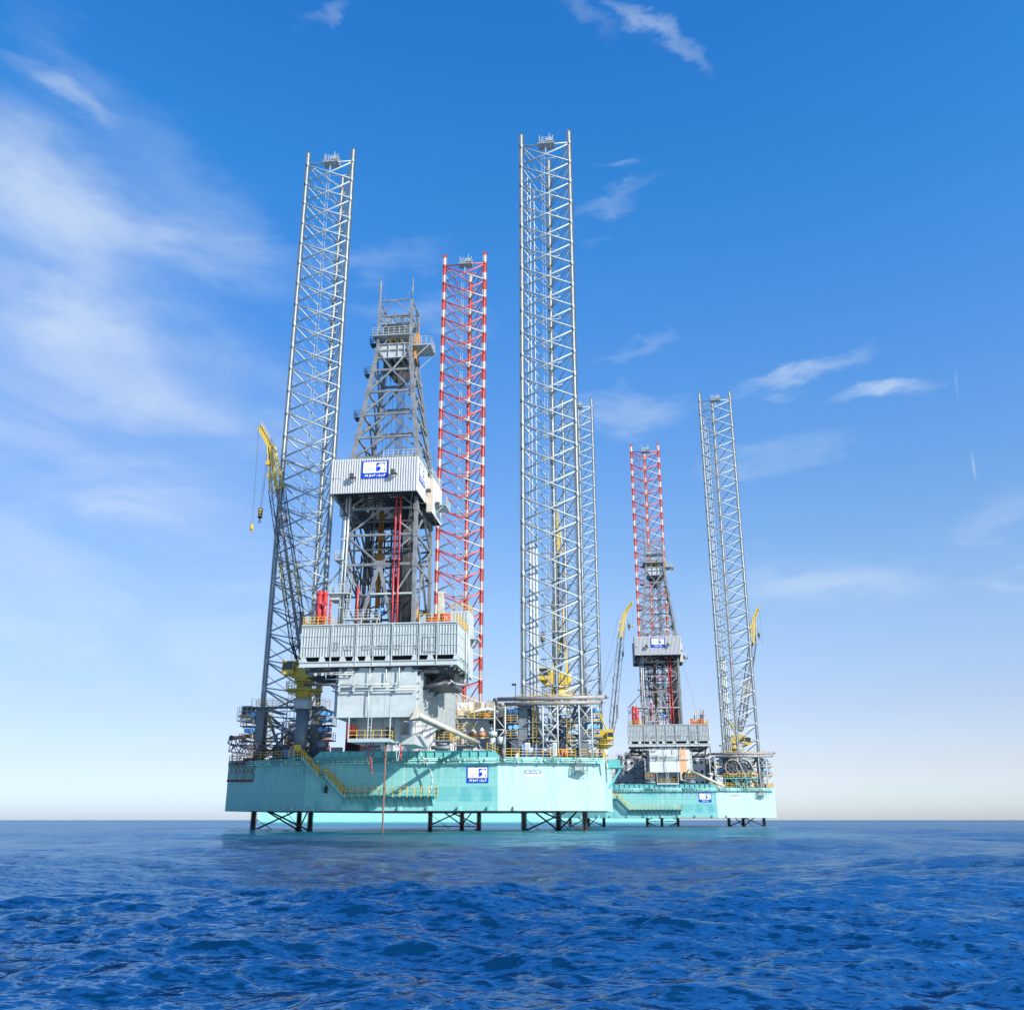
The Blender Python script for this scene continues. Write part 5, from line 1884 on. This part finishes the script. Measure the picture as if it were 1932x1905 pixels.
# ================================================================== assemble
def build_rig(n):
    org = RIG[n]
    label = {1: 'large turquoise drilling platform in front, its drill floor cantilevered out over the water',
             2: 'smaller looking turquoise drilling platform behind on the right with a rust-streaked cantilever'}[n]
    root = thing('drilling_platform', label, 'drilling rig', tuple(org), -TH, 'turquoise drilling platforms standing in the sea')
    dz = 0.0 if n == 1 else 0.65
    add_leg(root, 19.2, 0, dz, pipes=True, label='tall pale grey lattice leg at the right of the platform')
    add_leg(root, -19.2, 0, dz, label='tall pale grey lattice leg at the left of the platform')
    add_leg(root, 0.0, 29.6, -3.4 if n == 1 else -2.0, red=True, label='red and white banded lattice leg at the bow')
    add_hull(root, n)
    add_hull_marks(root, n)
    add_jacks(root, 19.2, 0, (-1, 1, 1))
    add_jacks(root, -19.2, 0, (-1, 1, -1))
    add_exhausts(root)
    add_accommodation(root, n)
    gx, gy = ((-.2, -23.0) if n == 1 else (1.45, -5.6))
    add_cantilever(root, n, gx, gy)
    add_derrick(root, n, gx, gy)
    # slanting flume from the cantilever to the deck edge
    c = MB()
    if n == 1:
        c.tube((gx + 5.1, gy + .6, 13.35), (9.2, -3.6, 11.45), .30, 12)
        c.bar((8.9, -3.65, 11.4), (8.9, -3.65, HZ1), .14); c.bar((9.2, -3.6, 11.4), (10.4, -3.6, HZ1), .1)
        c.prism([(gx + 4.2, 12.7), (gx + 5.2, 12.9), (gx + 5.4, 14.2), (gx + 4.9, 13.9)], 'y', gy + .05, gy + .45)
    else:
        c.tube((gx + 4.9, gy + .2, 13.35), (14.2, -4.3, 9.75), .28, 12)
        c.prism([(gx + 4.0, 12.7), (gx + 5.0, 12.9), (gx + 5.2, 14.2), (gx + 4.7, 13.9)], 'y', gy + .05, gy + .45)
    c.build('drain_flume', M['chute'], root)
    return root


rig1 = build_rig(1)
rig2 = build_rig(2)

crane(1, 'yellow crane at the left of the front rig, boom leaning left beside the leftmost leg', (-16.3, -2.7), 18.9,
      (-17.0, -2.5, 23.0), (-22.95, -2.5, 49.8), (-24.5, -2.5, 57.2), (-26.7, -2.5, 60.6),
      [(-25.2, -2.8, 46.9, 44.5), (-26.35, -2.8, 44.5, 43.0)], (-18.2, -4.0, 22.0), 1, (-15.6, -2.0, 28.0), ped_r=1.12)
crane(1, 'yellow pedestal crane standing behind the tall grey leg of the front rig', (18.9, 14.5), 19.6,
      (18.9, 14.5, 23.5), (19.3, 14.5, 43.0), (19.2, 14.5, 47.5), (18.9, 14.5, 50.3),
      [(16.6, 14, 29.5, 27.6), (16.0, 14, 28.0, 27.2)], (16.9, 13.2, 23.0), -1, (19.9, 15.2, 30.0), w=1.6)
crane(2, 'yellow crane between the two rigs, its long thin boom leaning right', (-14.6, -2.6), 19.7,
      (-12.4, -2.5, 22.6), (-9.2, -2.5, 46.6), (-8.0, -2.5, 53.1), (-6.1, -2.5, 55.6),
      [(-7.0, -2.8, 50.0, 48.3), (-6.05, -2.8, 49.8, 49.0)], (-12.7, -4.0, 21.8), 1, (-16.0, -2.0, 29.0), stays=[((-16, -2, 29), (-9.6, -2.5, 52.3))], w=1.65, mid_y=False, lower_mat='jack')
crane(2, 'yellow crane behind the far right leg, its boom leaning out to the right', (19.0, 14.5), 19.6,
      (21.0, 14.5, 24.2), (26.0, 14.5, 47.4), (26.9, 14.5, 54.6), (28.3, 14.5, 57.0),
      [(27.75, 14, 50.0, 48.3), (28.65, 14, 47.9, 47.2)], (22.4, 13.0, 21.6), 1, (17.6, 15.0, 28.0), w=1.8)


# ---------------------------------------------------------------- loose gear on and about the rigs
def loose(r, name, label, cat, x, y, z, parts, group=None, rz=0.0):
    """parts: list of (part name, material, builder function)"""
    if len(parts) == 1:
        a = MB(); parts[0][2](a)
        o = a.build(name, M[parts[0][1]])
        o.location = RW(r, x, y, z); o.rotation_euler = (0, 0, -TH + rz)
        o['label'] = label; o['category'] = cat
        if group:
            o['group'] = group
        return o
    t = at_rig(r, name, label, cat, x, y, z, group, rz)
    for pn, mt, fn in parts:
        a = MB(); fn(a); a.build(pn, M[mt], t)
    return t


DK = HZ1 + .035
# drive pipe from the hung platform down into the sea
loose(1, 'drive_pipe', 'thin rusty pipe hanging from the cantilever straight down into the sea', 'pipe', 1.05, -22.0, 0,
      [('pipe', 'rust', lambda a: (a.tube((0, 0, -12), (0, 0, 10.2), .11, 10), a.tube((0, 0, 4.9), (0, 0, 5.1), .16, 10), a.tube((0, 0, 8.6), (0, 0, 8.8), .15, 10)))])


def hoseU(w, d, r=.06):
    def f(a):
        pts = [(-w / 2 * math.cos(t), 0, -d * math.sin(t)) for t in np.linspace(0, math.pi, 15)]
        a.path(pts, r, 6)
    return f


loose(1, 'hanging_hose', 'black hose hanging in a loop under the left of the cantilever platform', 'hose', -1.05, -21.2, 10.2, [('hose', 'mauve', hoseU(.85, 2.6))])
loose(1, 'hanging_hose', 'pale looped hose with red sleeve nearest the rusty drive pipe', 'hose', 1.9, -19.5, 10.2, [('hose', 'grey', hoseU(.4, 2.0))])
loose(1, 'rope_tail', 'red rope tail dangling below the left hose loop', 'rope', -1.0, -21.3, 10.2,
      [('rope', 'red', lambda a: a.path([(.1, 0, 0), (-.1, 0, -1.2), (.15, 0, -2.3), (.35, 0, -3.3), (.3, 0, -3.7)], .07, 6))])
loose(1, 'rope_tail', 'short red strop hanging just right of the rusty drive pipe', 'rope', 2.2, -19.4, 10.2,
      [('rope', 'red', lambda a: a.path([(0, 0, 0), (.1, 0, -1.1), (.05, 0, -1.9)], .08, 6))])
loose(1, 'bunker_hose', 'long pale hose curving down the hull from deck edge to low walkway', 'hose', 0, 0, 0,
      [('hose', 'lgrey', lambda a: a.path([(1.4, -5.1, 10.5), (1.9, -6.0, 9.6), (2.6, -6.15, 8.7), (3.2, -6.2, 7.7), (3.5, -6.2, 6.7), (3.45, -6.2, 5.8), (3.2, -6.15, 5.2), (2.9, -6.1, 4.7)], .09, 8)),
       ('coupling', 'red', lambda a: a.tube((2.35, -6.1, 9.05), (2.55, -6.15, 8.8), .13, 8))])
loose(1, 'bunker_hose', 'short grey hose hooked over the corner of the front hull at the right end', 'hose', 26.3, -2.0, 0,
      [('hose', 'chute', lambda a: a.path([(-.2, .4, 10.4), (.1, -.2, 10.2), (.25, -.2, 9.6), (.2, -.1, 8.6), (.35, -.1, 7.9)], .09, 8))])
loose(1, 'vertical_hose', 'grey and pink hose standing up the hull edge where the rails begin', 'hose', 12.9, -5.1, 0,
      [('hose', 'jack', lambda a: a.path([(0, 0, 9.0), (0, -.1, 10.6), (.05, .2, 12.2), (.3, .4, 12.9)], .17, 8)),
       ('sleeve', 'rustred', lambda a: a.tube((0, -.02, 8.7), (0, -.1, 9.9), .13, 8)),
       ('drum', 'grey', lambda a: a.tube((-.5, .4, 11.2), (-.5, .4, 12.1), .5, 14))])
for r, x0 in ((1, 16.0),):
    loose(r, 'mooring_winch', 'blue winch behind the yellow rail of the front rig', 'winch', x0, -1.2, DK,
          [('drum', 'lblue', lambda a: (a.tube((-.9, 0, .9), (.9, 0, .9), .55, 18), a.tube((-1.0, 0, .9), (-.9, 0, .9), .95, 20), a.tube((.9, 0, .9), (1.0, 0, .9), .95, 20))),
           ('motor', 'blue', lambda a: (a.box(1.2, 2.4, -.4, .5, 0, 1.2), a.tube((1.1, -.2, .9), (2.5, -.2, .9), .4, 12))),
           ('bed', 'blue', lambda a: a.box(-1.3, 2.6, -.7, .7, 0, .18))])
loose(1, 'control_cabinet', 'narrow white cabinet standing by the rail in front of the tall grey leg', 'cabinet', 19.6, -2.9, DK,
      [('case', 'white', lambda a: (a.box(-.25, .3, -.2, .2, 0, 1.9))), ('feet', 'dgrey', lambda a: a.box(-.28, .33, -.22, .22, 0, .1)), ('door', 'lgrey', lambda a: a.box(-.2, .25, -.23, -.2, .2, 1.8))])
loose(1, 'control_cabinet', 'small white box in front of the blue winch', 'cabinet', 15.9, -3.0, DK,
      [('case', 'white', lambda a: a.box(-.3, .35, -.2, .2, 1.0, 1.9)), ('stand', 'grey', lambda a: (a.bar((-.2, 0, 0), (-.2, 0, 1), .06), a.bar((.25, 0, 0), (.25, 0, 1), .06))), ('door', 'lgrey', lambda a: a.box(-.22, .27, -.22, -.2, 1.08, 1.8))])


def extinguisher(a):
    a.tube((0, 0, 0), (0, 0, .6), .13, 10); a.tube((0, 0, .6), (0, 0, .72), .13, 10, .05); a.tube((0, 0, .72), (0, 0, .85), .04, 6)


loose(1, 'covered_valve', 'left one of two orange covered valves behind the yellow rail of the front rig', 'valve', 20.6, -2.7, DK, [('c', 'hivis', lambda a: (a.tube((0, 0, .1), (0, 0, .9), .13, 10), a.cbox((0, 0, .95), (.34, .2, .12))))])
loose(1, 'covered_valve', 'right one of two orange covered valves behind the yellow rail of the front rig', 'valve', 21.05, -2.7, DK, [('c', 'hivis', lambda a: (a.tube((0, 0, .1), (0, 0, .9), .13, 10), a.cbox((0, 0, .95), (.34, .2, .12))))])
loose(1, 'deck_skip', 'blue waste skip by the rail left of the hull stairs', 'skip', -17.7, -2.2, DK,
      [('body', 'blue', lambda a: a.prism([(-.8, .25), (.8, .25), (1.1, 1.3), (-1.1, 1.3)], 'y', -.6, .7)), ('lid', 'dgrey', lambda a: a.box(-1.0, 1.0, -.6, .7, 1.3, 1.38))])
loose(1, 'life_raft_locker', 'yellow locker at the top of the hull stairs', 'locker', -15.9, -4.9, 9.56,
      [('case', 'yellow', lambda a: a.box(-.45, .45, -.3, .35, .9, 1.75)), ('stand', 'teal', lambda a: (a.bar((-.4, 0, 0), (-.4, 0, .9), .07), a.bar((.4, 0, 0), (.4, 0, .9), .07)))])
loose(1, 'life_ring', 'dark rubber fender hanging on the hull below the stairs', 'fender', -11.35, -5.25, 4.9,
      [('fender', 'black', lambda a: (a.tube((0, 0, 0), (0, 0, .9), .2, 10), a.bar((0, 0, .9), (.02, .1, 2.1), .04)))])

# rusty burner boom and its basket at the left end of the near rig
def boomlat(a):
    a.lattice((-2.2, 0, 2.9), (4.2, -.3, 1.2), 1.1, 1.1, .09, .05, .8)
    a.lattice((-2.3, .5, 1.7), (3.6, .2, .9), .9, .9, .07, .045, .8)
    rr = random.Random(8)
    for i in range(26):
        x = rr.uniform(-2.2, 3.4); z = rr.uniform(.2, 2.2)
        a.bar((x, rr.uniform(-.5, .8), z), (x + rr.uniform(-.9, .9), rr.uniform(-.5, .8), z + rr.uniform(-.8, 1.0)), .05)


loose(1, 'burner_boom', 'rusty lattice burner boom folded across the left deck edge', 'boom', -25.2, -.9, DK,
      [('lattice', 'mauve', boomlat), ('flare_pipe', 'rust', lambda a: (a.tube((-2.3, -.2, 3.05), (.6, -.3, 3.35), .28, 10), a.tube((-2.3, .6, 2.2), (2.0, .4, 2.0), .12, 8)))])


def basket(a):
    a.rail([(-1.8, 0, 1.1), (1.9, 0, 1.1), (1.9, 1, 1.1)], 1.0, .55, .035)
    a.rail([(-1.8, .0, -1.3), (1.9, .0, -1.3)], 2.3, 1.2, .03, 1)
    for i in range(7):
        x = -1.7 + i * .6
        a.bar((x, 0, -1.2), (x + .5, 0, .2), .05); a.bar((x + .5, 0, -.2), (x, 0, 1.0), .05)


loose(1, 'burner_basket', 'dark red work basket hung on the hull below the rusty boom', 'basket', -25.1, -1.9, 8.0,
      [('frame', 'rustred', basket), ('floor', 'rustred', lambda a: (a.tube((-1.9, .1, -1.3), (1.95, .1, -1.3), .14, 8), a.box(-1.8, 1.9, -.1, .9, 1.0, 1.1), a.tube((.2, .2, 1.55), (1.7, .2, 1.6), .2, 8)))])
loose(1, 'winch_cabin', 'small olive-roofed cabin hung on the outside of the leftmost leg', 'cabin', -25.4, -.4, 15.0,
      [('cabin', 'dgrey', lambda a: a.box(-.7, .8, -.6, .8, 1.0, 2.2)), ('roof', 'orange', lambda a: a.prism([(-1.1, .6), (.9, .6), (.7, 1.0), (-.7, 1.0)], 'y', -.8, .9)),
       ('floor', 'lgrey', lambda a: a.box(-1.2, .9, -.9, 1.0, 0, .15)), ('railing', 'lgrey', lambda a: a.rail([(-1.2, 1, .15), (-1.2, -.9, .15), (.9, -.9, .15)], 1.9, .6, .03))])


def container(w, d, h, rib=.35):
    def f(a):
        a.box(-w / 2, w / 2, -d / 2, d / 2, 0, h)
        x = -w / 2 + .1
        while x < w / 2 - .1:
            a.box(x, x + .12, -d / 2 - .05, -d / 2, .15, h - .15); x += rib
        y = -d / 2 + .1
        while y < d / 2 - .1:
            a.box(w / 2, w / 2 + .05, y, y + .12, .15, h - .15); y += rib
    return f


def cposts(w, d, h):
    def f(a):
        for sx in (-1, 1):
            for sy in (-1, 1):
                a.box(sx * w / 2 - .09, sx * w / 2 + .09, sy * d / 2 - .09, sy * d / 2 + .09, -.002, h + .06)
    return f


for (r, x, y, z, w, d, h, mt, lb) in (
        (1, -21.2, 12.5, DK, 7.5, 3.0, 3.1, 'pink', 'lower brick-red container seen through the leftmost leg'),
        (1, -20.6, 12.5, DK + 3.2, 6.0, 3.0, 1.9, 'pink', 'brick-red container stacked on top behind the leftmost leg'),
        (1, -11.6, 9.0, DK, 2.4, 3.0, 6.2, 'rustred', 'tall dark red tank frame between the left crane and the cantilever'),
        (1, 8.4, 3.0, DK, 3.4, 2.6, 1.6, 'white', 'low white container under the flume of the front rig'),
        (1, 7.2, 9.0, DK, 6.0, 2.6, 3.4, 'white', 'white cabin on the deck right of the cantilever'),
        (1, 10.0, 1.0, DK, 2.3, 2.0, 1.1, 'dgrey', 'dark grey deck box beside the grey ventilator'),
        (2, 9.4, 6.0, DK, 2.2, 2.4, 1.4, 'grey', 'low grey container on the far rig beside its rusty end plate')):
    loose(r, 'deck_container', lb, 'container', x, y, z, [('shell', mt, container(w, d, h)), ('corner_posts', mt, cposts(w, d, h))])
# funnel-shaped tanks and platforms seen right of the cantilever on the near rig
for i, x in enumerate((4.6, 6.0, 7.4, 8.8)):
    loose(1, 'bulk_tank', ['leftmost', 'second from the left', 'third from the left', 'rightmost'][i] + ' of four white cone-bottomed tanks with red collars', 'tank', x, 11.0, 13.4,
          [('cone', 'white', lambda a: (a.tube((0, 0, .55), (0, 0, 1.4), .62, 14, .12), a.tube((0, 0, -.5), (0, 0, .1), .4, 14))), ('collar', 'terracotta', lambda a: a.tube((0, 0, .1), (0, 0, .55), .66, 14))],
          'white tanks with red collars')


def pf(w, d):
    def f(a):
        a.box(-w / 2, w / 2, -d / 2, d / 2, -.15, 0)
        for sx in (-1, 1):
            for sy in (-1, 1):
                a.bar((sx * w * .45, sy * d * .45, -.1), (sx * w * .45, sy * d * .45, -6.0), .14)
    return f


def prail(w, d):
    def f(a):
        a.rail([(-w / 2, d / 2, 0), (-w / 2, -d / 2, 0), (w / 2, -d / 2, 0), (w / 2, d / 2, 0)], 1.1, .8, .035)
    return f


loose(1, 'tank_platform', 'railed platform carrying the four white tanks', 'platform', 6.7, 11.0, 12.9, [('deck', 'lgrey', pf(7.2, 2.6)), ('railing', 'yellow', prail(7.2, 2.6))])
loose(1, 'pipe_platform', 'upper railed platform in front of the red and white leg', 'platform', 6.6, 15.5, 16.6, [('deck', 'lgrey', pf(8, 3)), ('railing', 'yellow', prail(8, 3)),
      ('tank', 'orange', lambda a: (a.tube((-.4, 0, .4), (2.6, 0, .4), .5, 12), a.tube((2.9, 0, 0), (2.9, 0, 1.5), .4, 12)))])
loose(1, 'helideck', 'flat white landing deck raised on struts behind the cantilever', 'landing deck', 8.2, 18.8, 18.2,
      [('deck', 'white', lambda a: a.prism([(-5, -.2), (-1, .5), (5, -.6), (5, -.9), (-1, .1), (-5, -.6)], 'y', -.5, 2.5)),
       ('struts', 'lgrey', lambda a: (a.bar((-2, 0, 0), (-3.5, 1, -2.4), .15), a.bar((1, 0, 0), (-.5, 1, -2.4), .15), a.bar((4, 0, -.5), (2, 1, -2.4), .15))),
       ('railing', 'yellow', lambda a: a.rail([(-5, -.4, -.2), (-1, -.4, .5), (5, -.4, -.6)], 1.0, .8, .03))])
loose(1, 'stair_tower', 'yellow-railed stair tower against the right side of the cantilever', 'stair tower', 5.5, 1.5, DK,
      [('stair', 'grey', lambda a: [(a.bar((0, 0, i * 1.9), (1.6, 0, i * 1.9 + 1.9) if i % 2 == 0 else (0, 0, i * 1.9), .2), a.bar((1.6, 0, i * 1.9), (0, 0, i * 1.9 + 1.9) if i % 2 else (1.6, 0, i * 1.9), .2), a.box(-.6, 2.2, -.5, .8, i * 1.9, i * 1.9 + .08)) for i in range(4)]),
       ('railing', 'yellow', lambda a: [a.rail([(-.6, -.5, i * 1.9 + .08), (2.2, -.5, i * 1.9 + .08), (2.2, .8, i * 1.9 + .08)], 1.1, .7, .03) for i in range(5)])])

# rig 2: two big hose reels on a turquoise frame
def reel_parts():
    def wheel(a):
        a.ring((0, 0, 0), 1.75, .22, 28, 'y'); a.ring((0, .9, 0), 1.75, .2, 28, 'y')
        for k in range(8):
            t = k * math.pi / 4
            a.bar((0, 0, 0), (1.7 * math.cos(t), 0, 1.7 * math.sin(t)), .1)
    def core(a):
        a.tube((0, .05, 0), (0, .9, 0), 1.15, 20); a.tube((0, -.2, 0), (0, .05, 0), .4, 14)
    def hose(a):
        for o in (0, .28):
            pts = [(1.85 * math.cos(t), -.25 - o, 1.85 * math.sin(t)) for t in np.linspace(2.1, .35, 9)] + [(2.3 + o, -.4, -1.0), (2.9 + o, -.5, -2.4)]
            a.path(pts, .10, 6)
    return wheel, core, hose


for i, x in enumerate((16.5, 19.2)):
    w_, c_, h_ = reel_parts()
    loose(2, 'hose_reel', ['left', 'right'][i] + ' one of two large hose reels under the exhaust pipes of the far rig', 'hose reel', x, -2.9, 14.2,
          [('wheel', 'pipe_grey', w_), ('core', 'glass', c_), ('hose', 'chute', h_)], 'hose reels on the far rig')
loose(2, 'reel_stand', 'turquoise braced stand under the two hose reels of the far rig', 'stand', 18.3, -2.9, DK,
      [('frame', 'teal', lambda a: (a.box(-4.0, 4.0, -1.2, 1.6, 2.0, 2.2), [a.bar((x, -1.0, 0), (x, -1.0, 2), .16) for x in (-3.8, -1.3, 1.3, 3.8)],
                                    a.bar((0, -1, 0), (-2.6, -1, 2), .12), a.bar((0, -1, 0), (2.6, -1, 2), .12), a.bar((0, -1, 0), (-1.1, -1, 2), .1), a.bar((0, -1, 0), (1.1, -1, 2), .1))),
       ('railing', 'yellow', lambda a: a.rail([(-4, -1.15, 2.2), (4, -1.15, 2.2), (4, 1.5, 2.2)], 1.1, .7, .035))])
loose(2, 'lattice_mast', 'thin lattice mast left of the far rig cantilever', 'mast', -6.0, 3.0, DK,
      [('mast', 'dgrey', lambda a: a.lattice((0, 0, 0), (0, 0, 8.6), 2.2, 1.8, .08, .04, 1.1)), ('cap', 'dgrey', lambda a: a.box(-1.2, 1.2, -1, 1, 8.6, 8.75))])

# small grating-floored deck machinery clutter, each item its own thing
rr = random.Random(21)
KINDS = [('valve_skid', 'valve skid', 'grey'), ('pump_unit', 'pump', 'dgrey'), ('drum_rack', 'drum rack', 'jack'), ('tool_box', 'box', 'lgrey')]
spots = {1: [(-26.0, 6), (-24.6, 9.5), (-14.0, 2.2), (-11.0, -2.6), (-9.4, -1.5), (-7.4, -2.5), (10.2, -2.6), (14.6, 4.5), (17.2, 5.0), (21.2, 4.6), (24.6, 4.8), (7.4, -2.2)],
         2: [(-10.5, -2.2), (-8.0, -1.8), (10.6, -2.0), (12.2, 1.0), (14.9, -1.2), (22.3, -.6), (24.5, 3.0)]}
PL = {(1, 0): 'by the left rail of the front rig', (1, 1): 'behind the rusty boom', (1, 2): 'under the left crane', (1, 3): 'left of the cantilever shoe',
      (1, 4): 'on the shaded coaming of the front rig', (1, 5): 'just under the cantilever', (1, 6): 'beside the grey ventilator', (1, 7): 'inside the base of the tall grey leg',
      (1, 8): 'behind the blue winch', (1, 9): 'behind the orange valves', (1, 10): 'at the right corner of the front rig', (1, 11): 'under the flume',
      (2, 0): 'at the far left of the far rig', (2, 1): 'below the lattice mast', (2, 2): 'beside the far flume', (2, 3): 'left of the far exhaust elbow',
      (2, 4): 'left of the hose reels', (2, 5): 'right of the hose reels', (2, 6): 'at the far right corner of the far rig'}
for r, ls in spots.items():
    for i, (x, y) in enumerate(ls):
        nm, ct, mt = KINDS[i % 4]
        w = rr.uniform(.9, 1.6); h = rr.uniform(.9, 2.0)
        def body(a, k=i % 4, w=w, h=h):
            if k == 0:
                for j in range(4):
                    a.tube((-w / 2 + j * w / 3, 0, 0), (-w / 2 + j * w / 3, 0, h), .08, 8)
                    a.tube((-w / 2 + j * w / 3, -.2, h * .6), (-w / 2 + j * w / 3, .2, h * .6), .16, 10)
                a.tube((-w / 2, 0, h * .9), (w / 2, 0, h * .9), .08, 8)
            elif k == 1:
                a.tube((-w / 2, 0, .6), (w / 2, 0, .6), .42, 14); a.tube((w / 2, 0, .6), (w / 2 + .3, 0, .6), .2, 10); a.tube((0, 0, .9), (0, 0, h), .1, 8)
            elif k == 2:
                for j in (-1, 1):
                    a.tube((j * .32, 0, .1), (j * .32, 0, 1.0), .29, 14)
            else:
                a.box(-w / 2, w / 2, -.4, .4, .1, h)
        def base(a, w=w, k=i % 4, h=h):
            a.box(-w / 2 - .1, w / 2 + .1, -.5, .5, 0, .1)
            if k == 3:
                a.box(-w / 2 - .04, w / 2 + .04, -.44, .44, h, h + .08)
            else:
                a.bar((-w / 2, -.45, .05), (-w / 2, -.45, h + .2), .06); a.bar((w / 2, -.45, .05), (w / 2, -.45, h + .2), .06); a.bar((-w / 2, -.45, h + .2), (w / 2, -.45, h + .2), .06)
        loose(r, nm, ('grey ' + ct + ' ' + PL[(r, i)]), ct, x, y, DK if not (x > -13 and x < 12 and y < -4) else 10.37, [('body', mt, body), ('skid_frame', 'dgrey', base)])

# ================================================================== low turquoise barge far behind
bg = thing('flat_barge', 'long low turquoise barge lying far behind, seen beneath the front rig', 'barge', (-25, 470, 0), 0)
MB().prism([(-95.5, 0.4), (-93, -1.5), (102, -1.5), (104, 0.4), (104, 7.6), (-95.5, 7.6)], 'y', 0, 26).build('hull', M['barge'], bg)
a = MB(); a.box(-95.5, 104, -.3, -.003, .35, .75)
a.build('rubbing_strake', M['teal'], bg)
